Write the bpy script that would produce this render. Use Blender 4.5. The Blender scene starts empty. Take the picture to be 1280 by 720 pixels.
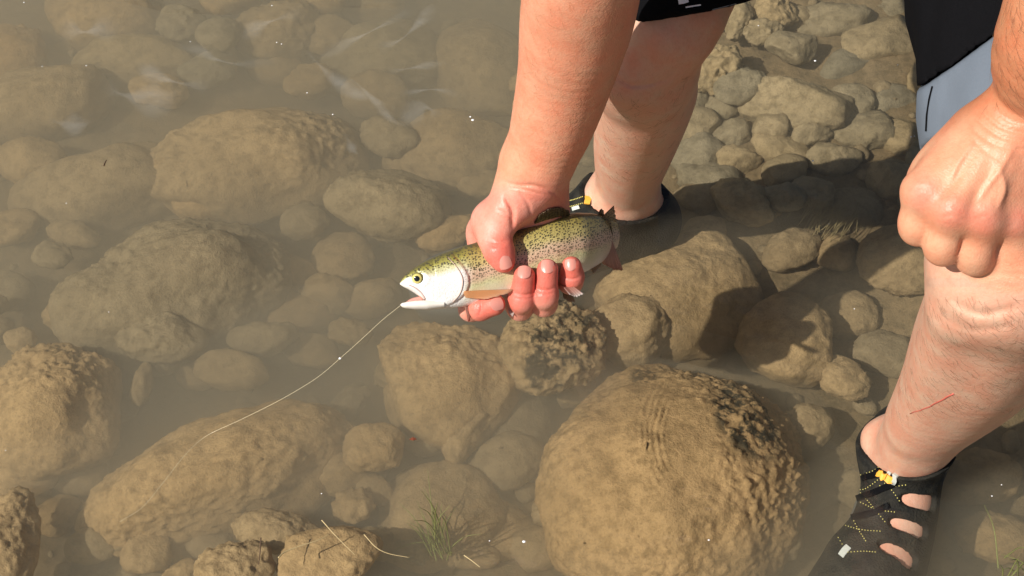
import bpy, bmesh, math, random
import numpy as np
from mathutils import Vector, Matrix
from mathutils.bvhtree import BVHTree

# ------------------------------------------------------------------ camera, sky, sun, exposure
sc = bpy.context.scene
C = sc.collection
CAM_H, PITCH, FPX = 1.25, math.radians(48.0), 2000.0
cam_data = bpy.data.cameras.new('camera')
cam = bpy.data.objects.new('camera', cam_data)
C.objects.link(cam)
cam.location = (0, 0, CAM_H)
cam.rotation_euler = (math.pi / 2 - PITCH, 0, 0)
cam_data.sensor_width = 36.0
cam_data.lens = 36.0 * FPX / 1280.0
cam_data.clip_start, cam_data.clip_end = 0.02, 200.0
sc.camera = cam

SUN_TO = Vector((-0.61, -0.43, 0.69)).normalized()          # from the scene towards the sun
world = bpy.data.worlds.new('World')
sc.world = world
world.use_nodes = True
wn = world.node_tree
sky = wn.nodes.new('ShaderNodeTexSky')
sky.sky_type = 'NISHITA'
sky.sun_disc = False
sky.sun_elevation = math.asin(SUN_TO.z)
sky.sun_rotation = math.atan2(SUN_TO.x, SUN_TO.y)
sky.dust_density = 1.5
bg = wn.nodes['Background']
wn.links.new(sky.outputs[0], bg.inputs[0])
bg.inputs[1].default_value = 0.058
sun_data = bpy.data.lights.new('sun', 'SUN')
sun_data.energy = 5.0
sun_data.angle = math.radians(0.5)
sun_data.color = (1.0, 0.95, 0.87)
sun = bpy.data.objects.new('sun', sun_data)
C.objects.link(sun)
sun.rotation_euler = SUN_TO.to_track_quat('Z', 'Y').to_euler()
sc.view_settings.view_transform = 'Standard'
sc.view_settings.look = 'None'
sc.view_settings.gamma = 1.0
sc.view_settings.exposure = 0.17
sc.render.engine = 'CYCLES'
cy = sc.cycles
cy.use_denoising = True
cy.max_bounces = 8
cy.diffuse_bounces = 3
cy.glossy_bounces = 3
cy.transmission_bounces = 4
cy.transparent_max_bounces = 16
cy.volume_bounces = 1
cy.sample_clamp_indirect = 4.0
cy.caustics_reflective = False
cy.caustics_refractive = False

# ------------------------------------------------------------------ frames and points
SP, CP = math.sin(PITCH), math.cos(PITCH)
CAM_M = np.array([[1, 0, 0], [0, SP, -CP], [0, CP, SP]])    # columns: right, up, back


def to_world(P):
    P = np.asarray(P, float)
    return P @ CAM_M.T + np.array([0, 0, CAM_H])


def cf(px, py, d):                                          # a sight line and a distance -> view frame, metres
    return np.array([(px - 640) / FPX * d, (360 - py) / FPX * d, -d])


def cfs(rows):
    return np.array([cf(*r) for r in rows])


def wp(px, py, d):
    return to_world(cf(px, py, d))


def wz(px, py, z):                                          # the point at height z on a sight line
    v = np.array([(px - 640) / FPX, (360 - py) / FPX, -1.0]) @ CAM_M.T
    t = (z - CAM_H) / v[2]
    return np.array([0, 0, CAM_H]) + v * t, t


def from_world(P):
    return (np.asarray(P, float) - np.array([0, 0, CAM_H])) @ CAM_M


# ------------------------------------------------------------------ noise
_rs = np.random.RandomState(7)
_perm = np.concatenate([_rs.permutation(256)] * 3)
_grad = _rs.normal(size=(256, 3))
_grad /= np.linalg.norm(_grad, axis=1)[:, None]


def perlin(P):
    P = np.asarray(P, float)
    I = np.floor(P).astype(int)
    f = P - I
    I &= 255
    u = f * f * f * (f * (f * 6 - 15) + 10)
    out = 0
    for dx in (0, 1):
        wx = u[:, 0] if dx else 1 - u[:, 0]
        for dy in (0, 1):
            wy = u[:, 1] if dy else 1 - u[:, 1]
            for dz in (0, 1):
                w_ = u[:, 2] if dz else 1 - u[:, 2]
                h = _perm[_perm[_perm[I[:, 0] + dx & 255] + (I[:, 1] + dy & 255)] + (I[:, 2] + dz & 255)]
                g = _grad[h]
                out = out + wx * wy * w_ * (g[:, 0] * (f[:, 0] - dx) + g[:, 1] * (f[:, 1] - dy) + g[:, 2] * (f[:, 2] - dz))
    return out * 1.5


def fbm(P, oct=4, gain=0.5, ridge=False):
    s, a = 0, 1.0
    for o in range(oct):
        n = perlin(P * 2 ** o + 17.3 * o)
        s = s + a * ((0.5 - np.abs(n)) if ridge else n)
        a *= gain
    return s


def sstep(a, b, x):
    t = np.clip((x - a) / (b - a), 0, 1)
    return t * t * (3 - 2 * t)


# ------------------------------------------------------------------ objects
def tag(o, label=None, cat=None, group=None, kind=None):
    if label: o['label'] = label
    if cat: o['category'] = cat
    if group: o['group'] = group
    if kind: o['kind'] = kind
    return o


def mesh_obj(name, V, F, mat, parent=None, smooth=True, colors=None, vecs=None, floats=None):
    me = bpy.data.meshes.new(name)
    V = np.asarray(V, float)
    me.from_pydata(V.tolist(), [], F if isinstance(F, list) else F.tolist())
    me.update()
    if smooth:
        me.polygons.foreach_set('use_smooth', [True] * len(me.polygons))
    if colors is not None:
        a = me.attributes.new('tone', 'FLOAT_COLOR', 'POINT')
        cc = np.ones((len(V), 4), np.float32); cc[:, :3] = colors
        a.data.foreach_set('color', cc.ravel())
    if vecs is not None:
        a = me.attributes.new('coords', 'FLOAT_VECTOR', 'POINT')
        a.data.foreach_set('vector', np.asarray(vecs, np.float32).ravel())
    if floats is not None:
        for k, v in floats.items():
            a = me.attributes.new(k, 'FLOAT', 'POINT')
            a.data.foreach_set('value', np.asarray(v, np.float32))
    me.materials.append(mat)
    o = bpy.data.objects.new(name, me)
    C.objects.link(o)
    if parent:
        o.parent = parent
        o.matrix_parent_inverse = Matrix.Identity(4)
        o.location = -parent_origin(parent)
    return o


def parent_origin(p):
    v = Vector((0, 0, 0))
    while p:
        v += p.location
        p = p.parent
    return v


def empty(name, loc):
    o = bpy.data.objects.new(name, None)
    o.empty_display_size = 0.05
    C.objects.link(o)
    o.location = loc
    return o


def settle(o):
    """move a mesh object's origin to the foot of its shape"""
    me = o.data
    co = np.empty(len(me.vertices) * 3); me.vertices.foreach_get('co', co)
    co = co.reshape(-1, 3)
    c = np.array([(co[:, 0].min() + co[:, 0].max()) / 2, (co[:, 1].min() + co[:, 1].max()) / 2, co[:, 2].min()])
    me.vertices.foreach_set('co', (co - c).ravel()); me.update()
    o.location = Vector(c) + o.location
    return o


def tube(pts, rad, n=6, caps=True):
    pts = np.asarray(pts, float)
    m = len(pts)
    rad = np.broadcast_to(np.asarray(rad, float), (m,))
    T = np.gradient(pts, axis=0)
    T /= np.linalg.norm(T, axis=1)[:, None] + 1e-12
    ref = np.array([0.3, 0.2, 1.0]) if abs(T[0, 2]) < 0.9 else np.array([1.0, 0.1, 0])
    V, F = [], []
    for i in range(m):
        a = np.cross(T[i], ref); a /= np.linalg.norm(a) + 1e-12
        b = np.cross(T[i], a)
        ref = -np.cross(T[i], a) if False else ref
        for k in range(n):
            t = 2 * math.pi * k / n
            V.append(pts[i] + rad[i] * (math.cos(t) * a + math.sin(t) * b))
    for i in range(m - 1):
        for k in range(n):
            F.append([i * n + k, i * n + (k + 1) % n, (i + 1) * n + (k + 1) % n, (i + 1) * n + k])
    if caps:
        F.append(list(range(n))[::-1]); F.append([(m - 1) * n + k for k in range(n)])
    return np.array(V), F


def merge(parts):
    V, F, o = [], [], 0
    for v, f in parts:
        V.append(np.asarray(v)); F += [[i + o for i in q] for q in f]; o += len(v)
    return np.concatenate(V), F


def catmull(P, n):
    P = np.asarray(P, float)
    Q = np.concatenate([[2 * P[0] - P[1]], P, [2 * P[-1] - P[-2]]])
    out = []
    segs = len(P) - 1
    for t in np.linspace(0, segs, n):
        i = min(int(t), segs - 1); f = t - i
        p0, p1, p2, p3 = Q[i:i + 4]
        out.append(0.5 * (2 * p1 + (p2 - p0) * f + (2 * p0 - 5 * p1 + 4 * p2 - p3) * f * f + (3 * p1 - p0 - 3 * p2 + p3) * f ** 3))
    return np.array(out)


_ico = {}


def ico(sub):
    if sub not in _ico:
        bm = bmesh.new()
        bmesh.ops.create_icosphere(bm, subdivisions=sub, radius=1.0)
        V = np.array([v.co[:] for v in bm.verts]); F = [[v.index for v in f.verts] for f in bm.faces]
        bm.free()
        _ico[sub] = (V, np.array(F))
    return _ico[sub]


# ------------------------------------------------------------------ materials
class NT:
    def __init__(s, name):
        s.m = bpy.data.materials.new(name); s.m.use_nodes = True
        s.t = s.m.node_tree; s.t.nodes.clear()
        s.out = s.t.nodes.new('ShaderNodeOutputMaterial')

    def n(s, typ, inp=None, **kw):
        nd = s.t.nodes.new('ShaderNode' + typ)
        for k, v in kw.items(): setattr(nd, k, v)
        for k, v in (inp or {}).items():
            if hasattr(v, 'is_output') or isinstance(v, bpy.types.NodeSocket): s.t.links.new(v, nd.inputs[k])
            else: nd.inputs[k].default_value = v
        return nd

    def link(s, a, b): s.t.links.new(a, b)

    def math(s, op, a, b=None, clamp=False):
        nd = s.n('Math', {0: a} if b is None else {0: a, 1: b}, operation=op, use_clamp=clamp)
        return nd.outputs[0]

    def mix(s, fac, a, b, mode='MIX'):
        nd = s.n('Mix', None, data_type='RGBA', blend_type=mode)
        for k, v in ((0, fac), (6, a), (7, b)):
            if isinstance(v, bpy.types.NodeSocket): s.t.links.new(v, nd.inputs[k])
            else: nd.inputs[k].default_value = v
        return nd.outputs[2]

    def ramp(s, fac, stops):
        nd = s.n('ValToRGB', {0: fac})
        el = nd.color_ramp.elements
        while len(el) < len(stops): el.new(0.5)
        for e, (p, c) in zip(el, stops):
            e.position = p; e.color = c if len(c) == 4 else (*c, 1)
        return nd.outputs[0]

    def noise(s, vec, scale, detail=4, rough=0.55, out=0):
        nd = s.n('TexNoise', {'Scale': scale, 'Detail': detail, 'Roughness': rough})
        if vec is not None: s.link(vec, nd.inputs['Vector'])
        return nd.outputs[out]

    def bump(s, h, strength, dist, normal=None):
        nd = s.n('Bump', {'Height': h, 'Strength': strength, 'Distance': dist})
        if normal is not None: s.link(normal, nd.inputs['Normal'])
        return nd.outputs[0]

    def surf(s, color, rough=0.6, normal=None, **inp):
        p = s.n('BsdfPrincipled', {'Base Color': color, 'Roughness': rough, **inp})
        if normal is not None: s.link(normal, p.inputs['Normal'])
        s.link(p.outputs[0], s.out.inputs[0])
        return s.m


def flat_mat(name, color, rough=0.5, var=0.15, scale=200.0, **inp):
    t = NT(name)
    co = t.n('TexCoord').outputs['Object']
    nz = t.noise(co, scale)
    c = t.mix(nz, (*[x * (1 - var) for x in color], 1), (*[min(1, x * (1 + var)) for x in color], 1))
    return t.surf(c, rough, t.bump(nz, 0.15, 0.0005), **inp)


def stone_mat(name, light, dark, speck, algae=0.0):
    t = NT(name)
    geo = t.n('NewGeometry')
    oi = t.n('ObjectInfo')
    pos = geo.outputs['Position']
    n1 = t.noise(pos, 14, 6, 0.62)
    n2 = t.noise(pos, 75, 6, 0.68)
    n3 = t.noise(pos, 420, 4, 0.7)
    c = t.mix(t.ramp(n1, [(0.32, (0, 0, 0)), (0.68, (1, 1, 1))]), (*dark, 1), (*light, 1))
    c = t.mix(t.ramp(n2, [(0.38, (1, 1, 1)), (0.55, (0, 0, 0))]), c, (*speck, 1))
    hue = t.mix(oi.outputs['Random'], (0.76, 0.80, 0.86, 1), (1.20, 1.09, 0.95, 1))
    c = t.mix(1.0, c, hue, 'MULTIPLY')
    c = t.mix(t.ramp(n3, [(0.30, (0.55, 0.55, 0.55)), (0.5, (0, 0, 0))]), c, t.mix(0.55, c, (0.03, 0.025, 0.015, 1)))
    if algae:
        al = t.noise(pos, 60, 7, 0.7)
        at = t.n('Attribute', None, attribute_name='weed').outputs['Fac']
        msk = t.math('MULTIPLY', t.ramp(al, [(0.47, (0, 0, 0)), (0.55, (1, 1, 1))]), at)
        c = t.mix(msk, c, (0.030, 0.026, 0.016, 1))
    h = t.math('ADD', t.math('MULTIPLY', n2, 0.7), t.math('MULTIPLY', n3, 0.3))
    return t.surf(c, 0.95, t.bump(h, 0.75, 0.006), **{'Specular IOR Level': 0.1})


M = {}
M['stone'] = stone_mat('silt_covered_stone', (0.37, 0.275, 0.145), (0.28, 0.205, 0.107), (0.23, 0.168, 0.087))
M['stone_grey'] = stone_mat('pale_grey_green_stone', (0.33, 0.265, 0.155), (0.26, 0.21, 0.12), (0.20, 0.16, 0.09))
M['stone_rough'] = stone_mat('rough_weedy_stone', (0.395, 0.27, 0.128), (0.315, 0.215, 0.10), (0.235, 0.16, 0.073), algae=1.0)
M['silt'] = stone_mat('river_silt', (0.22, 0.17, 0.098), (0.15, 0.118, 0.068), (0.125, 0.10, 0.056))


def skin_mat():
    t = NT('skin')
    pos = t.n('NewGeometry').outputs['Position']
    tone = t.n('Attribute', None, attribute_name='tone').outputs['Color']
    n1 = t.noise(pos, 45, 5, 0.6)
    n2 = t.noise(pos, 260, 4, 0.6)
    c = t.mix(t.ramp(n1, [(0.35, (0, 0, 0)), (0.7, (1, 1, 1))]), t.mix(1.0, tone, (1.05, 0.84, 0.80, 1), 'MULTIPLY'), t.mix(1.0, tone, (1.0, 1.07, 1.08, 1), 'MULTIPLY'))
    c = t.mix(t.ramp(n2, [(0.3, (0.5, 0.5, 0.5)), (0.52, (0, 0, 0))]), c, t.mix(1.0, c, (0.86, 0.78, 0.75, 1), 'MULTIPLY'))
    wr = t.n('TexVoronoi', {'Vector': pos, 'Scale': 520.0}, feature='F1').outputs['Distance']
    pores = t.noise(pos, 900, 2, 0.5)
    big = t.noise(pos, 95, 3, 0.5)
    b = t.bump(big, 0.10, 0.004)
    b = t.bump(wr, 0.13, 0.0011, b)
    b = t.bump(pores, 0.25, 0.0008, b)
    rough = t.n('MapRange', {0: n1, 1: 0.3, 2: 0.7, 3: 0.36, 4: 0.55}).outputs[0]
    return t.surf(c, rough, b, **{'Subsurface Weight': 0.12, 'Subsurface Radius': (1.0, 0.35, 0.2), 'Subsurface Scale': 0.004, 'Specular IOR Level': 0.45})


M['skin'] = skin_mat()
M['nail'] = flat_mat('nail', (0.66, 0.27, 0.215), 0.32, 0.06, 400)
M['black_cloth'] = flat_mat('black_cloth', (0.0055, 0.0055, 0.0065), 0.95, 0.5, 900, **{'Specular IOR Level': 0.05})
M['grey_cloth'] = flat_mat('grey_cloth', (0.135, 0.162, 0.20), 0.85, 0.08, 700, **{'Specular IOR Level': 0.2})
M['white_cloth'] = flat_mat('white_print', (0.75, 0.77, 0.8), 0.7, 0.03)
M['shoe_mesh'] = None
t = NT('black_shoe_mesh')
pos = t.n('NewGeometry').outputs['Position']
vor = t.n('TexVoronoi', {'Vector': pos, 'Scale': 480.0}).outputs['Distance']
cc = t.mix(t.ramp(t.noise(pos, 60, 4), [(0.4, (0, 0, 0)), (0.7, (1, 1, 1))]), (0.011, 0.011, 0.010, 1), (0.034, 0.031, 0.023, 1))
M['shoe_mesh'] = t.surf(cc, 0.85, t.bump(vor, 0.7, 0.001), **{'Specular IOR Level': 0.2})
M['sole'] = flat_mat('grey_sole_rubber', (0.10, 0.105, 0.10), 0.7)
M['orange'] = flat_mat('orange_webbing', (0.85, 0.42, 0.05), 0.6, 0.1, 500)
M['yellow'] = flat_mat('yellow_thread', (0.62, 0.55, 0.16), 0.7)
M['reflective'] = flat_mat('reflective_grey_tape', (0.55, 0.58, 0.52), 0.4, 0.2, 900)
M['hair'] = flat_mat('body_hair', (0.10, 0.06, 0.03), 0.6)
M['scratch'] = flat_mat('scratch_red', (0.55, 0.12, 0.09), 0.5)
M['line'] = flat_mat('line_nylon', (0.78, 0.68, 0.44), 0.25)
M['straw'] = flat_mat('dry_straw', (0.52, 0.40, 0.20), 0.7)
M['dark_twig'] = flat_mat('dark_twig', (0.09, 0.05, 0.025), 0.8)
M['grass'] = flat_mat('water_grass', (0.20, 0.22, 0.055), 0.6, 0.35, 60)
M['algae'] = flat_mat('brown_algae', (0.22, 0.17, 0.07), 0.8, 0.3, 60)
M['red_leaf'] = flat_mat('red_leaf', (0.20, 0.05, 0.02), 0.6)
M['foam'] = flat_mat('foam_white', (0.9, 0.9, 0.9), 0.3)
M['steel'] = flat_mat('hook_steel', (0.5, 0.45, 0.4), 0.25, 0.1, 300, Metallic=1.0)

# ------------------------------------------------------------------ the setting: bed and water
rng = random.Random(4)
nrs = np.random.RandomState(11)


def warped(lo, hi, c0, c1, n_in, n_out):
    return np.concatenate([np.linspace(lo, c0, n_out, endpoint=False), np.linspace(c0, c1, n_in, endpoint=False), np.linspace(c1, hi, n_out)])


def bed_z(x, y):
    P = np.stack([x, y, 0 * x], 1)
    z = -0.142 + 0.028 * perlin(P * 2.1) + 0.014 * perlin(P * 7.0 + 3) + 0.004 * fbm(P * 24, 3)
    z += 0.058 * sstep(1.10, 1.6, y) * sstep(0.0, 0.25, x)
    return z


gx = warped(-7, 7, -0.75, 0.85, 320, 70)
gy = warped(-3, 12, 0.55, 2.05, 300, 70)
GX, GY = np.meshgrid(gx, gy)
bx, by = GX.ravel(), GY.ravel()
bz = bed_z(bx, by)
nx, ny = len(gx), len(gy)
idx = np.arange(nx * ny).reshape(ny, nx)
quads = np.stack([idx[:-1, :-1], idx[:-1, 1:], idx[1:, 1:], idx[1:, :-1]], -1).reshape(-1, 4)
bed = mesh_obj('riverbed', np.stack([bx, by, bz], 1), quads, M['silt'])
tag(bed, 'brown silt riverbed under the shallow water', 'riverbed', kind='structure')


def water():
    wx = warped(-7, 7, -0.8, 0.9, 150, 10); wy = warped(-3, 12, 0.5, 2.2, 150, 10)
    X, Y = np.meshgrid(wx, wy)
    P = np.stack([X.ravel(), Y.ravel(), 0 * X.ravel()], 1)
    Z = 0.0010 * perlin(P * 5.0) + 0.0005 * perlin(P * 13 + 5)
    # small rings spreading from the leg and from the fish
    n1, n2 = len(wx), len(wy)
    V = np.stack([P[:, 0], P[:, 1], Z], 1)
    I = np.arange(n1 * n2).reshape(n2, n1)
    F = np.stack([I[:-1, :-1], I[:-1, 1:], I[1:, 1:], I[1:, :-1]], -1).reshape(-1, 4).tolist()
    loop = list(I[0, :]) + list(I[1:, -1]) + list(I[-1, -2::-1]) + list(I[-2:0:-1, 0])
    B = len(V)
    low = V[loop].copy(); low[:, 2] = -0.45
    V = np.concatenate([V, low])
    L = len(loop)
    for i in range(L):
        j = (i + 1) % L
        F.append([int(loop[j]), int(loop[i]), B + i, B + j])
    F.append([B + i for i in range(L)][::-1])
    t = NT('murky_water')
    lw = t.n('LayerWeight', {'Blend': 0.5})
    pos = t.n('NewGeometry').outputs['Position']
    st = t.n('Mapping', {'Vector': pos, 'Scale': (1.0, 2.0, 1.0), 'Rotation': (0, 0, 0.6)}).outputs[0]
    b = t.bump(t.noise(st, 9, 3), 0.5, 0.008)
    t.link(b, lw.inputs['Normal'])
    f5 = t.math('POWER', lw.outputs['Facing'], 5.0)
    fr = t.math('ADD', t.math('MULTIPLY', f5, 0.98), 0.02)
    tr = t.n('BsdfTransparent', {'Color': (1, 1, 1, 1)})
    gl = t.n('BsdfGlossy', {'Color': (1, 1, 1, 1), 'Roughness': 0.03})
    t.link(b, gl.inputs['Normal'])
    mx = t.n('MixShader', {0: fr, 1: tr.outputs[0], 2: gl.outputs[0]})
    t.link(mx.outputs[0], t.out.inputs['Surface'])
    vol = t.n('VolumePrincipled', {'Color': (0.84, 0.76, 0.57, 1), 'Density': 1.9, 'Anisotropy': 0.25})
    t.link(vol.outputs[0], t.out.inputs['Volume'])
    o = mesh_obj('water', V, F, t.m)
    tag(o, 'shallow murky brown river water', 'water', kind='structure')
    return o


water()


def silt_cloud(c, r, dens, seed):
    V, F = ico(4)
    P = V * (1 + 0.22 * perlin(V * 1.4 + seed) + 0.08 * perlin(V * 3.1 + seed))[:, None] * np.array(r)
    P[:, 2] = np.minimum(P[:, 2] + c[2], -0.004) - c[2]
    t = NT('stirred_silt')
    v = t.n('VolumePrincipled', {'Color': (0.84, 0.76, 0.575, 1), 'Density': dens, 'Anisotropy': 0.25})
    t.link(v.outputs[0], t.out.inputs['Volume'])
    o = mesh_obj('silt_cloud', P + np.array(c), F, t.m)
    tag(o, 'cloud of stirred brown silt hanging in the water', 'silt', kind='stuff')


silt_cloud((-0.42, 1.36, -0.10), (0.62, 0.62, 0.13), 3.1, 1.0)
silt_cloud((-0.10, 0.98, -0.11), (0.42, 0.24, 0.10), 3.4, 4.0)
silt_cloud((0.36, 0.80, -0.08), (0.20, 0.16, 0.085), 3.0, 7.0)
silt_cloud((-0.30, 1.75, -0.08), (0.50, 0.30, 0.10), 1.6, 9.0)

# ------------------------------------------------------------------ stones
def stone(cx, cy, a, b, rot, ztop, label, kind='stone', rough=0.35, sub=5, name='stone', group=None, blocky=0.0, flat=0.62, seed=None, bias=None, ridges=None, facets=0.0):
    """a stone seen about (cx, cy), half sizes a, b in sight-line pixels, top at height ztop"""
    seed = rng.random() * 90 if seed is None else seed
    zc = ztop - 0.03
    c, t = wz(cx, cy, zc)
    d = t
    A = a * 1.10 / FPX * d
    bm_ = b * 1.10 / FPX * d
    pit = PITCH + math.atan((cy - 360) / FPX)
    B = bm_ / math.sqrt(math.sin(pit) ** 2 + (flat * math.cos(pit)) ** 2)
    H = flat * math.sqrt(A * B) if A < 2.2 * B else flat * B * 1.2
    V, F = ico(sub)
    P = V.copy()
    if blocky:
        q = np.sign(P) * np.abs(P) ** (1 - 0.45 * blocky)
        P = q / (np.linalg.norm(q, axis=1)[:, None]) * (1 + 0.30 * blocky * (np.linalg.norm(q, axis=1)[:, None] - 1))
    low = (0.15 if bias is None else 0.05) * perlin(V * 1.1 + seed) + (0.07 if bias is None else 0.035) * perlin(V * 2.3 + seed * 1.7)
    if facets:
        fr = np.random.RandomState(int(seed * 37) % 9999)
        nn_ = fr.normal(size=(9, 3)); nn_ /= np.linalg.norm(nn_, axis=1)[:, None]
        rad = np.linalg.norm(P, axis=1)
        for k_ in range(9):
            lim = fr.uniform(0.62, 0.88) / np.maximum(V @ nn_[k_], 1e-3)
            rad = -np.log(np.exp(-38 * np.minimum(rad, 3)) + np.exp(-38 * np.minimum(lim, 3))) / 38
        rad = np.maximum(rad, 0.3); rad = rad / np.percentile(rad, 92)
        P = P * (1 - facets) + V * rad[:, None] * facets
    P = P * (1 + low * (1 - 0.5 * facets))[:, None]
    S = P * np.array([A, B, H])
    ca, sa = math.cos(rot), math.sin(rot)
    X = S[:, 0] * ca - S[:, 1] * sa
    Y = S[:, 0] * sa + S[:, 1] * ca
    W = np.stack([X, Y, S[:, 2]], 1)
    nrm = V / np.array([A, B, H]); nrm = np.stack([nrm[:, 0] * ca - nrm[:, 1] * sa, nrm[:, 0] * sa + nrm[:, 1] * ca, nrm[:, 2]], 1)
    nrm /= np.linalg.norm(nrm, axis=1)[:, None]
    Q = W + seed
    sz = math.sqrt(A * B)
    lump = fbm(Q * 11, 3, 0.5)
    clump = np.maximum(fbm(Q * 100 + 4, 3, 0.6) - 0.02, 0)
    wmask = np.clip(0.5 + 1.6 * perlin(Q * 7 + 40), 0, 1)
    disp = 0.009 * min(sz / 0.06, 1.6) * lump * (0.35 + rough * 0.35)
    if bias is not None:
        Wc = from_world(W + np.array([c[0], c[1], ztop - W[:, 2].max()]))
        qx, qy = 640 + Wc[:, 0] / -Wc[:, 2] * FPX, 360 - Wc[:, 1] / -Wc[:, 2] * FPX
        along = ((qx - 880) * 0.51 + (qy - 440) * 0.86); across = np.abs((qx - 880) * 0.86 - (qy - 440) * 0.51)
        wmask = 0.15 + (0.35 + 0.65 * wmask) * sstep(85, 30, across) * sstep(-60, 0, along) * sstep(260, 170, along)
    calm_ = 1.0
    if ridges is not None:
        calm_ = 1 - 0.9 * ridges.calm(W + np.array([c[0], c[1], ztop - W[:, 2].max()]))
    disp = disp + 0.0080 * calm_ * rough * clump * (0.10 + 1.4 * wmask)
    disp = disp + 0.0026 * calm_ * (0.3 + rough) * fbm(Q * 140, 2) * (0.5 + 0.8 * wmask)
    W = W + nrm * disp[:, None]
    zc = ztop - W[:, 2].max()
    W = W + np.array([c[0], c[1], zc])
    if ridges is not None:
        W, wmask = ridges(W, wmask)
    o = mesh_obj(name, W, F, M[{'stone': 'stone', 'grey': 'stone_grey', 'rough': 'stone_rough'}[kind]], floats={'weed': wmask if ridges is not None else sstep(0.85, 1.0, wmask) * (0.9 if sub > 5 else 0.0)})
    settle(o)
    tag(o, label, 'stone', group)
    return o


def caustic_ridges(W, wm):
    # fine crescent ridges raised on the crown in place of caustic light lines
    Pc = from_world(W)
    px = 640 + Pc[:, 0] / -Pc[:, 2] * FPX
    py = 360 - Pc[:, 1] / -Pc[:, 2] * FPX
    x0, y0 = px - 868, py - 545
    r = np.hypot(x0 * 1.05, y0 * 0.72) + 3.0 * perlin(np.stack([px / 20, py / 20, 0 * px], 1))
    ang = np.arctan2(y0, x0)
    m = sstep(0.9, 0.35, np.abs(np.abs(ang) - math.pi) / 1.35) * sstep(36, 46, r) * sstep(84, 62, r)
    m = np.where(W[:, 2] > W[:, 2].max() - 0.1, m, 0)
    W = W.copy()
    m = m * np.clip(0.55 + 1.1 * perlin(np.stack([px / 17, py / 13, 0 * px + 3], 1)), 0, 1.2)
    W[:, 2] += 0.0030 * m * np.sin((r - 40) / 7.5 * 2 * math.pi + 1.5 * perlin(np.stack([px / 30, py / 30, 0 * px + 9], 1)))
    weed = sstep(1, 0.55, np.hypot((px - 932) * 0.8 + (py - 525) * -0.6, ((px - 932) * 0.6 + (py - 525) * 0.8) * 0.55) / 42) + 0.8 * sstep(1, 0.5, np.hypot(px - 805, (py - 470) * 1.6) / 24)
    return W, weed


def calm(W):
    Pc = from_world(W)
    px = 640 + Pc[:, 0] / -Pc[:, 2] * FPX
    py = 360 - Pc[:, 1] / -Pc[:, 2] * FPX
    return sstep(1.25, 0.8, np.hypot((px - 820) / 80, (py - 560) / 95))


caustic_ridges.calm = calm


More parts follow.
